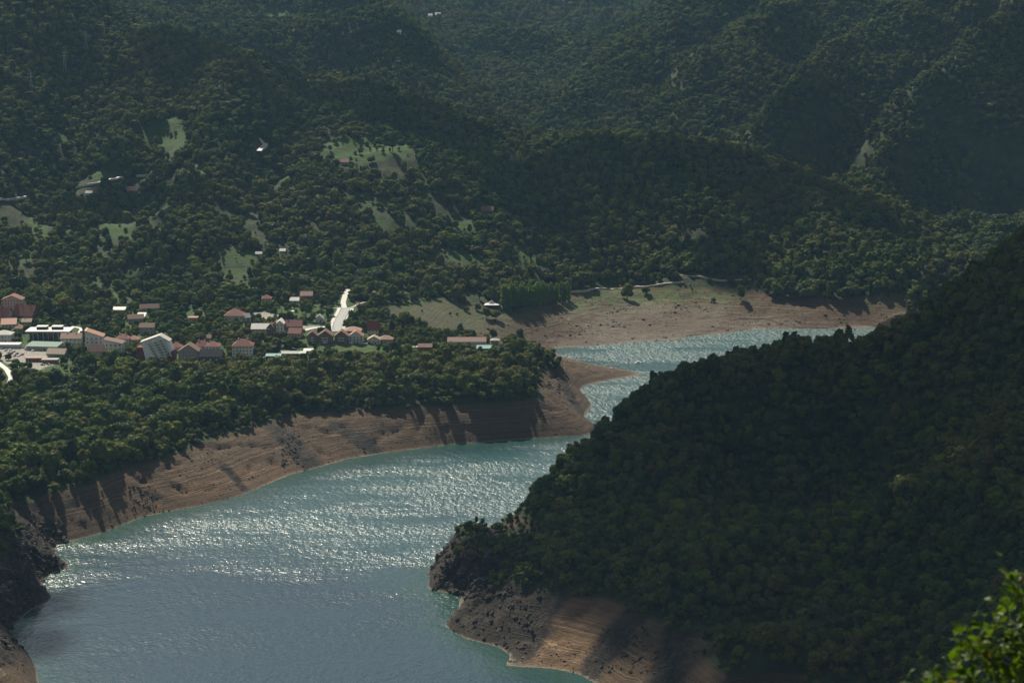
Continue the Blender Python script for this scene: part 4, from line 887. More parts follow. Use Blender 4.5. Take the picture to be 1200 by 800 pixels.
# ------------------------------------------------------------------ cars
CARC = {"white": (.72,.72,.71), "silver": (.42,.43,.44), "black": (.02,.02,.022), "red": (.30,.03,.025), "blue": (.04,.08,.20), "grey": (.16,.165,.17)}
def car_proto(col):
    V = []; Fc = []
    prof = [(-2.1,.35),(-2.15,.75),(-2.0,1.0),(-1.55,1.05),(-.95,1.45),(.55,1.47),(1.15,1.0),(1.95,.88),(2.12,.65),(2.1,.35)]
    # body as a rounded profile in three lengthwise slices
    o = len(V)
    for y, sx_, sz_ in ((-.86,.97,.96),(-.72,1,1),(.72,1,1),(.86,.97,.96)):
        for x, z in prof: V.append((x * sx_, y * (0.86 if z > 1.1 else 1), z * sz_))
    n = len(prof)
    for s in range(3):
        for i in range(n): Fc.append((o + s*n + i, o + s*n + (i+1) % n, o + (s+1)*n + (i+1) % n, o + (s+1)*n + i))
    Fc.append(tuple(range(n))[::-1]); Fc.append(tuple(3*n + i for i in range(n)))
    body = (V, Fc); V2 = []; F2 = []
    box(V2, F2, -1.12, .78, -.735, -.725 + .0, 1.06, 1.36); box(V2, F2, -1.12, .78, .725, .735, 1.06, 1.36)
    prism(V2, F2, [(.64,1.43),(1.14,1.03),(1.17,1.05),(.67,1.46)], 'y', -.58, .58); prism(V2, F2, [(-1.02,1.42),(-1.5,1.08),(-1.53,1.1),(-1.05,1.45)], 'y', -.58, .58)
    return body, (V2, F2)
body_, glass_ = car_proto('white')
def me_from(name, VF, mat):
    me = bpy.data.meshes.new(name); me.from_pydata(VF[0], [], VF[1]); me.materials.append(mat); bm = bmesh.new(); bm.from_mesh(me); bmesh.ops.recalc_face_normals(bm, faces=bm.faces); bm.to_mesh(me); bm.free(); return me
G_ME = me_from("windows", glass_, M_GLASS)
Vw = []; Fw = []; tube(Vw, Fw, [(0, -.11, 0), (0, .11, 0)], [.32, .32], 10); WH_ME = me_from("wheel", (Vw, Fw), pmat("tyre_rubber", (.02,.02,.02)))
BODY = {c: me_from("body", body_, pmat("car_paint_" + c, CARC[c], 0.3, 0.6, 1, .05)) for c in CARC}
def car(u, v, col, rz, label, group):
    p = hit(u, v); x, y = p[0], p[1]; root = empty("parked_car", (x, y, float(hgt(x, y)[0]) + .0), R(rz)); tag(root, label, "car", group)
    link(bpy.data.objects.new("body", BODY[col]), root); link(bpy.data.objects.new("windows", G_ME), root)
    for sx_ in (-1.3, 1.3):
        for sy_ in (-.78, .78):
            w_ = link(bpy.data.objects.new("wheel", WH_ME), root); w_.location = (sx_, sy_, .32)
cols_ = list(CARC)
lotcars = [(3,409,'grey'),(7,411,'silver'),(10,413,'white'),(13,415,'black'),(8,406.5,'black'),(12,410.5,'white'),(16,412.5,'silver'),(20,415,'black'),(17,417.5,'red'),(24,406,'silver'),(27,408,'grey'),(31,409.5,'black'),(35,410.5,'silver'),(39,411.5,'white'),
           (32,405,'black'),(36,406.5,'silver'),(50,428,'black'),(57,427.5,'red'),(22,417.5,'white'),(26,416,'red'),(6,417,'white')]
for i, (u, v, c) in enumerate(lotcars): car(u, v, c, 70 + rng.uniform(-8, 8) + (80 if u > 48 else 0), f"{c} car parked in the pale car park at the left edge of town", "cars in the car park")
for u, v, c in [(297,419.5,'white'),(301,420,'silver'),(306,420.5,'red'),(289,421,'white'),(311,420.5,'black'),(317,422,'white')]: car(u, v, c, 12 + rng.uniform(-10, 10), f"{c} car parked below the white block with the deep red roof", "cars below the white block")
for u, v, c in [(381,402.6,'white'),(389,403,'black'),(406,403.2,'grey'),(412,403,'white'),(424,403.3,'silver'),(428,403.5,'white'),(433,403.4,'black')]: car(u, v, c, 5 + rng.uniform(-8, 8), f"{c} car parked between the chalet row and the grass pitch", "cars along the grass pitch")
for u, v, c in [(118,417,'black'),(212,425.5,'white')]: car(u, v, c, 20, f"{c} car parked alone " + ("on the pale yard beside the brown roofed house" if u < 150 else "on the sandy yard below the grey gabled block"), "lone parked cars")
# goal and lamp poles of the grass pitch
def goal(u, v, label):
    p = hit(u, v); root = empty("football_goal", (p[0], p[1], p[2]), R(80)); tag(root, label, "goal", "goals of the grass pitch")
    V = []; Fc = []; tube(V, Fc, [(-3.6, 0, 0), (-3.6, 0, 2.44), (3.6, 0, 2.44), (3.6, 0, 0)], [.09] * 4, 6); meshobj("goal_frame", V, Fc, M_PALE, root)
    V = []; Fc = []
    for x in np.linspace(-3.6, 3.6, 9): tube(V, Fc, [(x, 0, 2.44), (x, 1.2, 1.6), (x, 1.8, 0)], [.02] * 3, 3)
    for z, y in ((2.0, .63), (1.2, 1.32), (.5, 1.65)): tube(V, Fc, [(-3.6, y, z), (3.6, y, z)], [.02] * 2, 3)
    meshobj("net", V, Fc, M_PALE, root)
goal(374, 406, "white goal at the left end of the grass pitch"); goal(439, 408, "white goal at the right end of the grass pitch")
def lamp(u, v, h, label):
    p = hit(u, v); root = empty("street_lamp", (p[0], p[1], p[2])); tag(root, label, "street lamp", "lamps around the town")
    V = []; Fc = []; tube(V, Fc, [(0, 0, -.5), (0, 0, h)], [.14, .09], 6); meshobj("pole", V, Fc, M_METAL, root)
    V = []; Fc = []; tube(V, Fc, [(0, 0, h), (0, -1.2, h + .3)], [.07, .06], 5); meshobj("arm", V, Fc, M_METAL, root)
    V = []; Fc = []; box(V, Fc, -.2, .2, -1.9, -1.1, h + .2, h + .36); meshobj("lamp_head", V, Fc, M_METAL, root)
lamp(391, 409, 9, "street lamp at the near edge of the grass pitch"); lamp(391, 386, 8, "street lamp at the left of the road's foot"); lamp(415, 374, 8, "street lamp right of the steep road")
lamp(340, 384, 8, "street lamp behind the long dark red roof"); lamp(262, 424, 8, "street lamp beside the black timber guesthouse"); lamp(30, 412, 8, "street lamp standing in the car park")
# lattice pylons on the wooded left hill
def pylon(u, v, h, label):
    p = hit(u, v); root = empty("power_pylon", (p[0], p[1], p[2])); tag(root, label, "pylon", "pylons on the left hill")
    for sx_, sy_ in ((-1,-1),(1,-1),(1,1),(-1,1)):
        V = []; Fc = []; tube(V, Fc, [(sx_ * 2, sy_ * 2, -1), (sx_ * .4, sy_ * .4, h)], [.14, .10], 4); meshobj("leg", V, Fc, M_METAL, root)
    V = []; Fc = []
    for i in range(8):
        z0, z1 = h * i / 8, h * (i + 1) / 8; a, b = 2 - 1.6 * i / 8, 2 - 1.6 * (i + 1) / 8
        for s in (-1, 1): tube(V, Fc, [(-a, s * a, z0), (b, s * b, z1)], [.06] * 2, 3); tube(V, Fc, [(s * a, -a, z0), (s * b, b, z1)], [.06] * 2, 3)
    meshobj("bracing", V, Fc, M_METAL, root)
    for z in (h * .78, h * .92):
        V = []; Fc = []; box(V, Fc, -4, 4, -.15, .15, z, z + .3); meshobj("cross_arm", V, Fc, M_METAL, root)
pylon(37, 109, 26, "lowest lattice pylon, at the far left of the wooded hill"); pylon(76, 85, 27, "lattice pylon second from the left on the wooded hill"); pylon(101, 60, 27, "lattice pylon third from the left on the wooded hill"); pylon(122, 46, 24, "small lattice pylon farthest right on the wooded hill")

# ------------------------------------------------------------------ boats and pontoons
p = atz(748, 425.5, 0); root = empty("motor_boat", (p[0], p[1], -.15), R(8)); tag(root, "white cabin motor boat moored off the bare headland", "boat")
V = []; Fc = []; sec = [(-3.6, 1.15, 0), (-1.5, 1.35, 0), (1, 1.3, .05), (2.8, .8, .2), (3.9, .05, .45)]
for x, hw_, rise in sec: V += [(x, -hw_, .95 + rise), (x, -hw_ * .8, .1 + rise * .5), (x, 0, -.35 + rise * .8), (x, hw_ * .8, .1 + rise * .5), (x, hw_, .95 + rise)]
for i in range(len(sec) - 1):
    for j in range(4): Fc.append((i*5+j, i*5+j+1, i*5+5+j+1, i*5+5+j))
    Fc.append((i*5+4, i*5, i*5+5, i*5+9))
Fc.append((0,1,2,3,4)); Fc.append((20,24,23,22,21)); meshobj("hull", V, Fc, pmat("boat_white", (.74,.74,.72), .35, .5), root)
V = []; Fc = []; prism(V, Fc, [(-1.6,.9),(-1.5,2.2),(.6,2.25),(1.6,1.1)], 'y', -.9, .9); cb = meshobj("cabin", V, Fc, pmat("boat_white", (.74,.74,.72)), root)
V = []; Fc = []; box(V, Fc, -1.3, .5, -.93, -.903, 1.45, 1.95); box(V, Fc, -1.3, .5, .903, .93, 1.45, 1.95); meshobj("cabin_window", V, Fc, M_GLASS, cb)
V = []; Fc = []; tube(V, Fc, [(-2.6, 0, .9), (-2.6, 0, 2.6)], [.04, .03], 5); meshobj("mast", V, Fc, M_METAL, root)
M_DECK = pmat("weathered_planks", (.16, .14, .12), .8)
def pontoon(u, v, L, w_, rz, label):
    p = atz(u, v, 0); root = empty("pontoon", (p[0], p[1], 0), R(rz)); tag(root, label, "pontoon", "floating pontoons off the headland")
    V = []; Fc = []
    for x in np.arange(-L/2, L/2 - .3, .55): box(V, Fc, x, x + .47, -w_/2, w_/2, .42, .5)
    d_ = meshobj("deck", V, Fc, M_DECK, root)
    for s in (-1, 1):
        V = []; Fc = []; tube(V, Fc, [(-L/2, s * w_ * .32, .12), (L/2, s * w_ * .32, .12)], [.29, .29], 8); meshobj("float", V, Fc, M_METAL, root)
    V = []; Fc = []
    for x in (-L/2 + .3, 0, L/2 - .3): tube(V, Fc, [(x, w_/2 - .1, .5), (x, w_/2 - .1, 1.4)], [.05, .05], 5)
    tube(V, Fc, [(-L/2 + .3, w_/2 - .1, 1.35), (L/2 - .3, w_/2 - .1, 1.35)], [.04, .04], 5); meshobj("railing", V, Fc, M_METAL, root)
pontoon(670, 421, 8, 2.2, 4, "short pontoon nearest the inner corner of the bay"); pontoon(680, 419, 7, 2, 2, "dark pontoon floating a little off the inner bay shore")
pontoon(717, 428.5, 15, 2.4, 2, "long dark pontoon off the back of the headland"); pontoon(747, 439.5, 14, 2.6, 6, "pontoon moored at the very tip of the headland")

# ------------------------------------------------------------------ trees one can tell apart
def tr(kind, name, u, v, s, label, cat="tree", group=None, sz=None):
    p = hit(u, v); return plant(kind, name, p[0], p[1], s, rng.uniform(0, 6.28), label, cat, group, sz)
tr(PROTO[0], "broadleaf_tree", 735, 351, 1.9, "lone dark round tree standing on the green strip above the far shore", sz=2.1)
tr(PROTO[1], "broadleaf_tree", 757, 345, 1.2, "smaller lone tree right of the dark round one on the green strip")
tr(PROTO[2], "broadleaf_tree", 868, 352, 1.3, "slim lone tree at the right end of the green strip", sz=1.9)
tr(PROTO[4], "broadleaf_tree", 836, 354, .6, "low bush on the gravel near the far shore's green strip", "bush")
tr(PROTO[5], "broadleaf_tree", 183, 172, 1.2, "small round tree inside the upper left meadow")
tr(PROTO[5], "broadleaf_tree", 460, 178, 1.4, "tall dark tree standing in the upper middle meadow", sz=2.2)
tr(PROTO[1], "broadleaf_tree", 444, 244, 1.0, "small tree at the lower edge of the bright glade in mid slope")
tr(CON, "conifer_tree", 459, 391, 1.35, "taller dark conifer of the pair right of the steep red roof", group="conifers in the town")
tr(CON, "conifer_tree", 472, 389, 1.1, "shorter dark conifer of the pair right of the steep red roof", group="conifers in the town")
tr(CON, "conifer_tree", 330, 377, 0.9, "pointed conifer on the meadow above the brown gables", group="conifers in the town")
tr(CON, "conifer_tree", 326, 414, 0.8, "dark conifer rising behind the terrace huts", group="conifers in the town")
tr(CON, "conifer_tree", 196, 24, 1.5, "pointed conifer breaking the left hill's skyline", group="conifers on the hill")
tr(YEL, "golden_tree", 152, 415, 1.25, "golden green tree left of the leaning apartment block")
tr(YEL, "golden_tree", 270, 417, 0.8, "small golden bush tree left of the white block with the deep red roof")
tr(YEL, "golden_tree", 479, 394, .9, "yellowish bush tree above the parasols")
for u, v, s, lb in [(424,372,1.5,"big dark tree at the left of the clump beside the steep road"),(434,376,1.7,"big dark tree in the middle of the clump beside the steep road"),(445,378,1.6,"big dark tree at the right of the clump beside the steep road"),
                    (466,399,1.2,"round tree under the two conifers"),(489,398,1.3,"dark tree above the tavern"),(498,396,1.1,"tree just right of the dark one above the tavern"),
                    (522,398,1.3,"dark tree touching the left end of the long pink roof"),(531,394,1.1,"tree behind the left end of the long pink roof"),(592,404,1.2,"tree at the right end of the long building"),(578,397,1.1,"tree behind the small stone tower house"),
                    (570,373,1.3,"dark bushy tree below the white pavilion tent, left"),(581,374,1.3,"dark bushy tree below the white pavilion tent, right"),(547,365,.9,"pale green bush tree left of the pavilion tent"),(560,364,.9,"small bush tree just left of the pavilion tent"),
                    (60,428,1.2,"round tree at the near edge of the car park")][:-1]:
    tr(PROTO[rng.integers(0, 4)], "broadleaf_tree", u, v, s, lb)
pop = [(590 + i * 3.0 + rng.uniform(-.6, .6), 362 - i * .35 + rng.uniform(-.8, .8), rng.uniform(.85, 1.15)) for i in range(26)] + [(600 + i * 3.5, 356 + rng.uniform(-1, 1), rng.uniform(.9, 1.1)) for i in range(14)]
for i, (u, v, s) in enumerate(pop): tr(POP, "poplar_tree", u, v, s * 1.4, "tall slim poplar in the planted grove behind the pavilion tent", group="poplars of the grove")
for i in range(24): tr(PROTO[rng.integers(0, 4)], "orchard_tree", 592 + (i % 6) * 7.5 + rng.uniform(-.6, .6), 291 + (i // 6) * 6, .42, "small orchard tree standing in rows on the light slope", group="orchard trees")

# ------------------------------------------------------------------ oak twigs beside the photographer
M_OAK = None
m, t, out = nodemat("oak_leaf"); oi = N(t, "ShaderNodeObjectInfo"); geo = N(t, "ShaderNodeNewGeometry")
c = ramp(t, [(0.0, (0.035, 0.070, 0.008)), (0.5, (0.055, 0.095, 0.010)), (0.9, (0.080, 0.115, 0.012)), (1.0, (0.16, 0.10, 0.03))], oi.outputs["Random"]).outputs[0]
c = mix(t, c, ramp(t, [(0.3, (.7, .7, .7)), (0.7, (1.2, 1.2, 1.1))], noise_tex(t, geo.outputs["Position"], 30, 3)).outputs[0], 1.0, 'MULTIPLY')
b = N(t, "ShaderNodeBsdfPrincipled"); t.links.new(c, b.inputs["Base Color"]); b.inputs["Roughness"].default_value = .5; b.inputs["Specular IOR Level"].default_value = .3; tr_ = N(t, "ShaderNodeBsdfTranslucent")
t.links.new(mix(t, c, (1.3, 1.5, .5), 1.0, 'MULTIPLY'), tr_.inputs[0]); ms = N(t, "ShaderNodeMixShader"); ms.inputs[0].default_value = .42
t.links.new(b.outputs[0], ms.inputs[1]); t.links.new(tr_.outputs[0], ms.inputs[2]); t.links.new(ms.outputs[0], out.inputs[0]); M_OAK = m
def oak_leaf(seed):
    r_ = np.random.default_rng(seed); n = 15; V = []; Fc = []
    ts = np.linspace(0, 1, n)
    env = np.sin(np.pi * np.clip(ts * .93 + .05, 0, 1) ** 1.25) * .33; wv = env * (1 + .28 * np.cos(ts * 2 * np.pi * 4.2 + r_.uniform(-.3, .3)))
    for i, tt in enumerate(ts):
        x = tt; z = .10 * math.sin(tt * 3) - .16 * tt * tt
        for s in (-1, -.5, 0, .5, 1): V.append((x, s * wv[i] + .0, z + .16 * abs(s) * wv[i] + (.02 * math.sin(i * 2.1) if abs(s) == 1 else 0)))
    for i in range(n - 1):
        for j in range(4): a = i * 5 + j; Fc.append((a, a + 5, a + 6, a + 1))
    o = len(V); V += [(-.16, -.008, .0), (-.16, .008, .0)]; Fc.append((o, 2, o + 1))
    me = from_arrays("leaf", np.array(V) * .105, Fc, M_OAK, True); return me
LEAF = [oak_leaf(i) for i in range(4)]
oak = empty("oak_tree", (5.6, 13.6, float(hgt(5.6, 13.6)[0]) - .2)); tag(oak, "bright green oak reaching in at the bottom right corner, close to the viewer", "oak tree")
ob = np.array(oak.location)
V = []; Fc = []; topz = 397.2 - ob[2]
tube(V, Fc, [(0, 0, -.3), (0, 0, topz * .5), (-.1, 0, topz * .8), (-.2, 0, topz)], [.16, .12, .09, .05], 10); meshobj("trunk", V, Fc, M_BARK, oak)
twigs = [[(1250,930,13.3),(1180,860,13.1),(1130,810,13.0),(1105,785,12.9)],[(1260,905,13.6),(1180,860,13.3),(1120,815,13.1),(1082,790,13.0)], [(1240,880,13.5),(1180,830,13.4),(1150,790,13.2),(1128,772,13.1)], [(1260,850,13.6),(1205,800,13.4),(1168,765,13.3),(1140,742,13.2)], [(1270,800,13.6),(1225,760,13.5),(1180,735,13.4),(1160,728,13.3)],
         [(1270,760,13.6),(1235,725,13.6),(1208,700,13.5),(1192,672,13.5)], [(1250,900,13.4),(1215,850,13.2),(1190,810,13.1),(1185,775,13.0)], [(1270,840,13.5),(1230,800,13.4),(1212,760,13.3),(1202,730,13.3)], [(1160,900,13.2),(1120,860,13.0),(1100,830,12.9),(1092,808,12.9)],
         [(1250,940,13.2),(1200,890,13.0),(1160,850,12.9),(1140,815,12.9)]]
nl = 0
for tw in twigs:
    P = [np.array(atY(q[0] - 8, q[1] + 8, q[2])) - ob for q in tw]; start = np.array([-.12, 0, topz * .85]) + (P[0] - np.array([-.12, 0, topz * .85])) * .0
    V = []; Fc = []; tube(V, Fc, [start] + P, [.035, .022, .014, .009, .004], 6); meshobj("branch", V, Fc, M_BARK, oak)
    for s in range(29):
        f = s / 28 * 2.0 + 1.0; i = min(int(f), 2); f -= i; base = P[i] * (1 - f) + P[i + 1] * f if i < 3 else P[3]
        dr = P[min(i + 1, 3)] - P[i]; dr /= np.linalg.norm(dr); off = rng.normal(size=3) * .055
        o = link(bpy.data.objects.new("leaf", LEAF[nl % 4]), oak); nl += 1
        o.location = base + off; sc_ = rng.uniform(.68, 1.12); o.scale = (sc_, sc_, sc_)
        v_ = Vector(dr + rng.normal(size=3) * .75 + np.array([0, -.15, .35])).normalized(); q_ = v_.to_track_quat('X', 'Z'); q_ = q_ @ Vector((1, 0, 0)).rotation_difference(Vector((1, 0, 0)))
        o.rotation_mode = 'QUATERNION'; o.rotation_quaternion = q_ @ Matrix.Rotation(rng.uniform(-1.2, 1.2), 3, 'X').to_quaternion()
# smaller leaves crowding the twigs
V = []; Fc = []; LV = np.array([v.co[:] for v in LEAF[1].vertices]); LF = [tuple(q.vertices) for q in LEAF[1].polygons]
for tw in twigs:
    P = [np.array(atY(q[0] - 8, q[1] + 8, q[2])) - ob for q in tw]
    for s in range(75):
        f = rng.uniform(.8, 3.0); i = min(int(f), 2); f -= i; c_ = P[i] * (1 - f) + P[i + 1] * f + rng.normal(size=3) * np.array([.09, .16, .07]) - np.array([0, 0, .05])
        M3 = np.array(Matrix.Rotation(rng.uniform(0, 6.28), 3, Vector(rng.normal(size=3)).normalized())); o = len(V); V.extend(LV @ M3.T * rng.uniform(.5, .95) + c_); Fc.extend([tuple(o + k_ for k_ in f_) for f_ in LF])
tag(meshobj("small_leaves", V, Fc, M_OAK, oak, False), kind="stuff")
# the rest of its crown, outside the picture to the right
V = []; Fc = []
LV = np.array([v.co[:] for v in LEAF[0].vertices]); LF = [tuple(q.vertices) for q in LEAF[0].polygons]
for i in range(700):
    d_ = rng.normal(size=3); d_ /= np.linalg.norm(d_); c_ = np.array([.75, .3, topz + .2]) + d_ * np.array([.95, 1.3, 1.15]) * rng.uniform(.5, 1)
    if (c_[0] + ob[0]) < (1208 - 600) / F * (c_[1] + ob[1]) + .12: continue
    M3 = np.array(Matrix.Rotation(rng.uniform(0, 6.28), 3, Vector(rng.normal(size=3)).normalized())); o = len(V); V.extend(LV @ M3.T + c_); Fc.extend([tuple(o + k_ for k_ in f_) for f_ in LF])
tag(meshobj("outer_leaves", V, Fc, M_OAK, oak, False), kind="stuff")

# ------------------------------------------------------------------ forest
def gaps(x, y, z, d, ins):
    """where trees may stand: density 0..1"""
    den = np.ones(x.shape); x_, y_ = x + fbm(x, y, 28, 2, 171) * 9, y + fbm(x, y, 28, 2, 172) * 9
    head = (x > -50) & (x < 70) & (y > 1180) & (y < 1345)
    z = np.where(head, z + 7, z)
    den[ins | (z < 25.5)] = 0
    bare_top = fbm(x, y, 35, 2, 140) * 2.5
    den[z < 26.0 + bare_top] = 0
    for P in MEADOWS + [PITCHF, OPEN_SHORE] + PAVED:
        x0, y0 = P.min(0) - 6; x1, y1 = P.max(0) + 6
        m = np.where((x > x0) & (x < x1) & (y > y0) & (y < y1))[0]
        if len(m): hard = P is PITCHF or P is OPEN_SHORE or any(P is q for q in PAVED); den[m[inside(x_[m], y_[m], P)]] = 0.0 if hard else 0.08
        if not hard and y1 > 2120:
            m = np.where((x > x0) & (x < x1) & (y > y0 - 26) & (y < y1))[0]; den[m[inside(x_[m], y_[m] + 20, P)]] *= 0.25
    m = np.where(inside(x, y, TOWN))[0]; den[m] *= 0.95
    for P in THICKETS:
        m = np.where(inside(x, y, P) & ~ins)[0]; den[m] = 1.0
    # scattered trees and small glades on the slopes above the town
    slope = sstep(2080, 2150, y) * (1 - sstep(2480, 2600, y)) * (1 - sstep(60, 200, x))
    n = fbm(x, y, 55, 3, 150)
    den *= 1 - slope * sstep(0.22, 0.45, n) * 0.9
    n2 = fbm(x, y, 90, 3, 155)
    den *= 1 - sstep(0.62, 0.85, n2) * 0.7 * (y > 2100)
    for ex, ey, er, ef in EXCL:
        m = np.where((np.abs(x - ex) < er + .5) & (y > ey - er - ef) & (y < ey + er + 4))[0]; den[m] = 0
    for P, wdt in ROAD_CLEAR:
        m = np.where((x > P[:, 0].min() - 20) & (x < P[:, 0].max() + 20) & (y > P[:, 1].min() - 30) & (y < P[:, 1].max() + 20))[0]
        if len(m): den[m[(seg_dist(x[m], y[m], P, False) < wdt)]] = 0; den[m[(seg_dist(x[m], y[m] + 12, P, False) < wdt * .8)]] = 0; den[m[(seg_dist(x[m], y[m] + 22, P, False) < wdt * .8)]] *= .1
    return den
def scatter(y0, y1, step):
    xs, ys = [], []
    Y = y0
    while Y < y1:
        hw_ = 0.257 * Y * 1.10 + 45
        X = np.arange(-hw_, hw_, step); X = X + rng.uniform(-.45, .45, len(X)) * step; xs.append(X); ys.append(Y + rng.uniform(-.45, .45, len(X)) * step); Y += step
    return np.concatenate(xs), np.concatenate(ys)
px_, py_, ps_ = [], [], []
for y0, y1, st, sc0, side in [(820, 1700, 6.0, .94, 1), (1240, 1700, 7.8, 1.48, -1), (1700, 2060, 8.0, 1.40, 0), (2060, 2900, 7.3, 1.17, 0), (2900, 3500, 6.6, 1.02, 0), (3500, 4600, 7.0, 1.22, 0), (4600, 5700, 9.5, 1.6, 0)]:
    x, y = scatter(y0, y1, st)
    if side: k = np.sign(x - (y - 1300) * 0.3 + 40) == side; x, y = x[k], y[k]
    px_.append(x); py_.append(y); ps_.append(np.full(len(x), sc0))
for y0, y1, st, sc0 in [(820, 2060, 9.5, .52), (2060, 2700, 11.0, .5)]:      # undergrowth and young trees
    x, y = scatter(y0, y1, st); px_.append(x); py_.append(y); ps_.append(np.full(len(x), sc0))
TX = np.concatenate(px_); TY = np.concatenate(py_); TS = np.concatenate(ps_)
TZ = hgt(TX, TY)
dd = np.full(TX.shape, 300.0); ii = np.zeros(TX.shape, bool); m = TY < 2600
dd[m] = seg_dist(TX[m], TY[m], SH); ii[m] = inside(TX[m], TY[m], SH)
den = gaps(TX, TY, TZ, dd, ii)
for P in MEADOWS:
    m = np.where((TS < .6) & (TX > P[:, 0].min()) & (TX < P[:, 0].max()) & (TY > P[:, 1].min()) & (TY < P[:, 1].max()))[0]; m = m[inside(TX[m], TY[m], P)]; den[m] = np.maximum(den[m], .42)
# nothing grows on very steep rock, and slopes that face away behind a ridge are not needed
gx = (hgt(TX + 2, TY) - hgt(TX - 2, TY)) / 4; gy = (hgt(TX, TY + 2) - hgt(TX, TY - 2)) / 4
hd = (TX > -45) & (TX < 40) & (TY > 1190) & (TY < 1330); den[(np.hypot(gx, gy) > 1.5) & ~hd] *= 0.15
vis = np.ones(TX.shape, bool)
for f in np.linspace(0.45, 0.985, 42):
    hx, hy = TX * f, TY * f; zz = HCAM + (TZ + 34 - HCAM) * f
    g = hgt(hx, hy); vis &= ~((hy > 1000) & (g > zz))
keepm = (rng.random(len(TX)) < den) & vis
TX, TY, TS, TZ = TX[keepm], TY[keepm], TS[keepm], TZ[keepm]
TS = TS * (0.50 + 0.85 * rng.random(len(TX)) ** 1.4) * (1 + 0.14 * np.clip(fbm(TX, TY, 70, 2, 160), -1, 1))
for P in [PITCHF, LOT]:
    for q in np.linspace(0, 1, 12):
        x_ = P[:, 0].min() * (1 - q) + P[:, 0].max() * q; y_ = P[:, 1].min() + 4; SIGHT.append((x_, y_, float(hgt(x_, y_)[0]) + .5, 4.5))
SIGHT += [(*hit(u, 360), 9) for u in range(460, 640, 8)] + [(*hit(182, 424), 17), (*hit(57, 398), 20)]
for ex, ey, ez, er in SIGHT:
    f_ = TY / ey; m = np.where((np.abs(TX - ex * f_) < er + 4 * TS) & (TY < ey) & (TY > ey - 130))[0]
    ztop = HCAM + (ez - HCAM) * f_[m]; TS[m] = np.minimum(TS[m], (ztop - TZ[m]) / 8.6)
k_ = TS > .30; TX, TY, TS, TZ = TX[k_], TY[k_], TS[k_], TZ[k_]
edge = np.clip((TZ - 26) / 5, 0.55, 1.0); thick = np.zeros(len(TX), bool)
for P in THICKETS: thick |= inside(TX, TY, P)
TS = TS * np.where(thick, 1.15, np.where(TY < 2400, edge, 1))
intown = inside(TX, TY, TOWN); TS = np.where(intown, np.minimum(TS, .9), TS)
print("trees", len(TX))
# how large each shows: the nearest ones in view become things of their own
def proj(x, y, z):
    dy = y; dz = z - HCAM; f = dy * cp - dz * sp; up = dy * sp + dz * cp
    return 600 + F * x / f, 400 - F * up / f, f
U, Vv, Dp = proj(TX, TY, TZ + 4)
inv = (U > -4) & (U < 1204) & (Vv > -5) & (Vv < 806)
NIND = 225
order = np.where(inv)[0]; order = order[np.argsort(-(TS / Dp)[order])][:NIND]
sel = np.zeros(len(TX), bool); sel[order] = True
kinds = rng.integers(0, len(PROTO), len(TX)); rots = rng.uniform(0, 6.283, len(TX))
trees0 = []
first = []
for k, (cm, tm, h, r) in enumerate(PROTO):      # the first of each kind; the rest are copies
    idx = [i for i in order if kinds[i] == k][0]
    root = plant(PROTO[k], "broadleaf_tree", TX[idx], TY[idx], TS[idx], rots[idx], None, "tree"); first.append((idx, root))
LAB = {0: "small dark green broadleaf tree of the shaded wood covering the near right hillside",
       1: "dark green broadleaf tree near the bare bank in the wood on the left shore",
       2: "broadleaf tree in the mixed wood below the lakeside town"}
def lab(i):
    if TX[i] > 0.0 * TY[i] - 70: return LAB[0], "trees on the shaded near hillside"
    if TX[i] < -0.14 * TY[i]: return LAB[1], "trees in the left shore wood"
    return LAB[2], "trees in the wood below the town"
done = set()
for idx, root in first:
    l, g = lab(idx); tag(root, l, "tree", g); done.add(idx)
for i in order:
    if i in done: continue
    src = first[kinds[i]][1]; c = src.copy(); sc.collection.objects.link(c)
    c.location = (TX[i], TY[i], TZ[i] - .3); c.rotation_euler = (0, 0, rots[i]); c.scale = (TS[i],) * 3
    l, g = lab(i); c["label"] = l; c["group"] = g
    for ch in src.children:
        d = ch.copy(); sc.collection.objects.link(d); d.parent = c
fx = ~sel
me = bpy.data.meshes.new("forest"); n = int(fx.sum()); me.vertices.add(n)
me.vertices.foreach_set("co", np.stack([TX[fx], TY[fx], TZ[fx] - .3], -1).astype(np.float32).ravel())
a = me.attributes.new("kind_index", 'INT', 'POINT'); a.data.foreach_set("value", kinds[fx].astype(np.int32))
a = me.attributes.new("size", 'FLOAT_VECTOR', 'POINT'); a.data.foreach_set("vector", (TS[fx][:, None] * rng.uniform([.85, .85, .78], [1.18, 1.18, 1.22], (int(fx.sum()), 3))).astype(np.float32).ravel())
a = me.attributes.new("turn", 'FLOAT', 'POINT'); a.data.foreach_set("value", rots[fx].astype(np.float32))
fo = link(bpy.data.objects.new("forest", me)); tag(fo, "mixed broadleaf forest covering the hills and shores round the lake", kind="stuff")
ng = bpy.data.node_groups.new("forest", 'GeometryNodeTree')
ng.interface.new_socket("Geometry", in_out='INPUT', socket_type='NodeSocketGeometry'); ng.interface.new_socket("Geometry", in_out='OUTPUT', socket_type='NodeSocketGeometry')
gi = ng.nodes.new("NodeGroupInput"); go = ng.nodes.new("NodeGroupOutput"); iop = ng.nodes.new("GeometryNodeInstanceOnPoints"); jn = ng.nodes.new("GeometryNodeJoinGeometry")
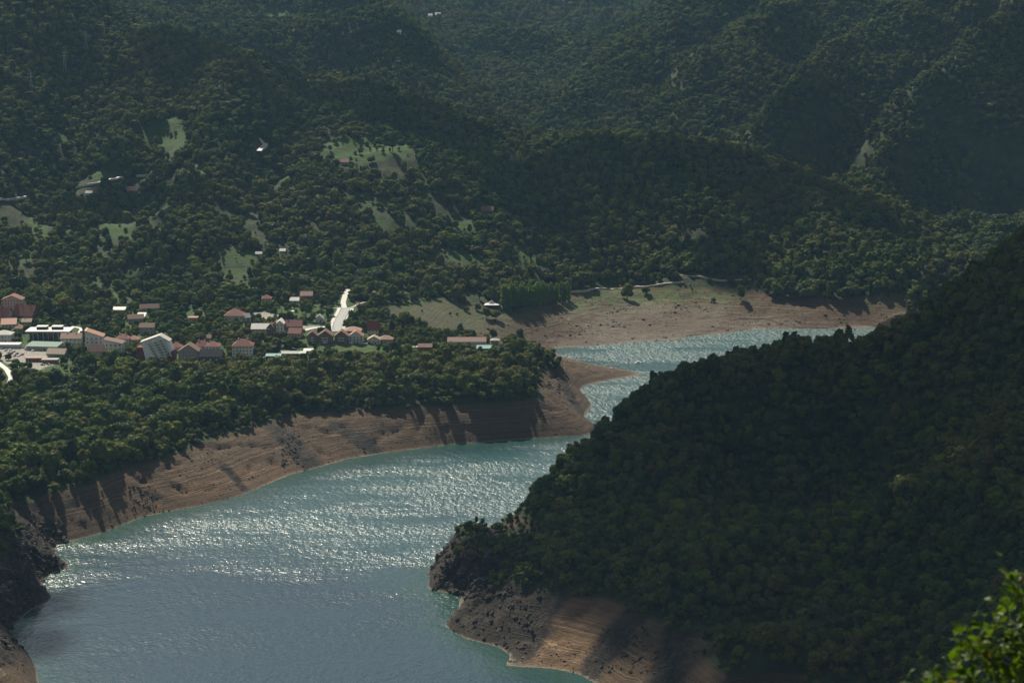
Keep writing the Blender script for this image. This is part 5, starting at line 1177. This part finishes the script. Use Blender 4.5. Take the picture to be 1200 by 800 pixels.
for idx, root in first:
    j2 = ng.nodes.new("GeometryNodeJoinGeometry")
    for ch in root.children:
        o_ = ng.nodes.new("GeometryNodeObjectInfo"); o_.transform_space = 'ORIGINAL'; o_.inputs["Object"].default_value = ch
        ng.links.new(o_.outputs["Geometry"], j2.inputs[0])
    gti = ng.nodes.new("GeometryNodeGeometryToInstance"); ng.links.new(j2.outputs[0], gti.inputs[0]); ng.links.new(gti.outputs[0], jn.inputs[0])
def named(nm, dt):
    q = ng.nodes.new("GeometryNodeInputNamedAttribute"); q.data_type = dt; q.inputs[0].default_value = nm; return q.outputs[0]
comb = ng.nodes.new("ShaderNodeCombineXYZ"); ng.links.new(named("turn", 'FLOAT'), comb.inputs[2])
ng.links.new(gi.outputs[0], iop.inputs["Points"]); ng.links.new(jn.outputs[0], iop.inputs["Instance"]); iop.inputs["Pick Instance"].default_value = True
ng.links.new(named("kind_index", 'INT'), iop.inputs["Instance Index"]); ng.links.new(comb.outputs[0], iop.inputs["Rotation"]); ng.links.new(named("size", 'FLOAT_VECTOR'), iop.inputs["Scale"])
ng.links.new(iop.outputs[0], go.inputs[0])
md = fo.modifiers.new("forest", 'NODES'); md.node_group = ng

# ------------------------------------------------------------------ stones on the bare banks
V = []; Fc = []; I, If = ico(1)
bx = np.concatenate([rng.uniform(-380, 260, 60000), rng.uniform(-60, 480, 16000)]); by = np.concatenate([rng.uniform(1060, 1800, 60000), rng.uniform(2000, 2330, 16000)])
bz = hgt(bx, by); far_ = by > 1990
clus = fbm(bx, by, 45, 3, 201)
okb = (bz > .15) & (bz < 25) & (rng.random(len(bx)) < np.where(far_, .22, .30) * (1 + 1.4 * clus))
bx, by, bz, far_ = bx[okb], by[okb], bz[okb], far_[okb]
for i in range(len(bx)):
    s = rng.uniform(.15, .5) * (1.5 if far_[i] else 1) * (2.3 if rng.random() < .07 else 1); o = len(V)
    P = I[:12] * (1 + (rng.random((12, 1)) - .5) * .6) * np.array([s * 1.3, s, s * .8]); V.extend(P + np.array([bx[i], by[i], bz[i] + s * .2]))
bm = bmesh.new(); bmesh.ops.create_icosphere(bm, subdivisions=1, radius=1.0); base_f = [tuple(v.index for v in f.verts) for f in bm.faces]; nb = len(bm.verts); bm.free()
nV = len(bx); ff = np.array(base_f)[None] + (np.arange(nV) * 12)[:, None, None]; Fc = [tuple(q) for q in ff.reshape(-1, 3).tolist()]
print("stones", nV)
V2 = []; F2 = []; J3, J3f = ico(2)
for (u0, u1, v0, v1, n_, smax) in [(508, 600, 625, 700, 330, 3.6), (525, 635, 690, 770, 190, 1.8), (0, 75, 612, 690, 300, 3.2), (0, 40, 690, 760, 160, 3.0), (330, 352, 500, 545, 150, 1.3), (640, 665, 425, 465, 90, 1.6), (700, 800, 735, 790, 150, 1.6), (150, 185, 570, 600, 80, 1.3)]:
    for q in range(n_):
        p = hit(rng.uniform(u0, u1), rng.uniform(v0, v1))
        if p[2] < .3 or p[2] > 40: continue
        s = smax * (.25 + .75 * rng.random() ** 2.2); o = len(V2)
        P = J3 + (np.round(J3 * 1.6) / 1.6 - J3) * .7; P = P * (1 + (rng.random((len(J3), 1)) - .5) * .4) * np.array([s * rng.uniform(.7, 1.5), s * rng.uniform(.6, 1.1), s * rng.uniform(.6, 1.2)])
        M3 = np.array(Matrix.Rotation(rng.uniform(0, 6.28), 3, 'Z') @ Matrix.Rotation(rng.uniform(-.6, .6), 3, 'X')); V2.extend(P @ M3.T + p - [0, 0, s * .25]); F2.extend([tuple(o + k for k in f) for f in J3f])
tag(meshobj("rock_outcrops", V2, F2, pmat("outcrop_rock", (0.050, 0.040, 0.032), .9, .2, .25, .7), None, False), "dark broken rock breaking through the headlands and gullies", kind="stuff")
tag(meshobj("stones", V, Fc, pmat("bank_stone", (0.085, 0.065, 0.052), .9, .2, .3, .6), None, False), "loose stones and boulders strewn over the bare lake banks", kind="stuff")

# ------------------------------------------------------------------ haze
bm = bmesh.new(); bmesh.ops.create_cube(bm, size=1.0)
me = bpy.data.meshes.new("haze"); bm.to_mesh(me); bm.free()
hz = link(bpy.data.objects.new("haze", me)); hz.scale = (9400, 9900, 1085); hz.location = (0, 4300, 1085 / 2 - 16)
tag(hz, "thin blue summer haze filling the valley", kind="stuff")
m, t, out = nodemat("haze"); v = N(t, "ShaderNodeVolumePrincipled"); v.inputs["Color"].default_value = (0.34, 0.62, 0.92, 1); v.inputs["Density"].default_value = HAZE
v.inputs["Anisotropy"].default_value = 0.0
t.links.new(v.outputs[0], out.inputs["Volume"]); me.materials.append(m)
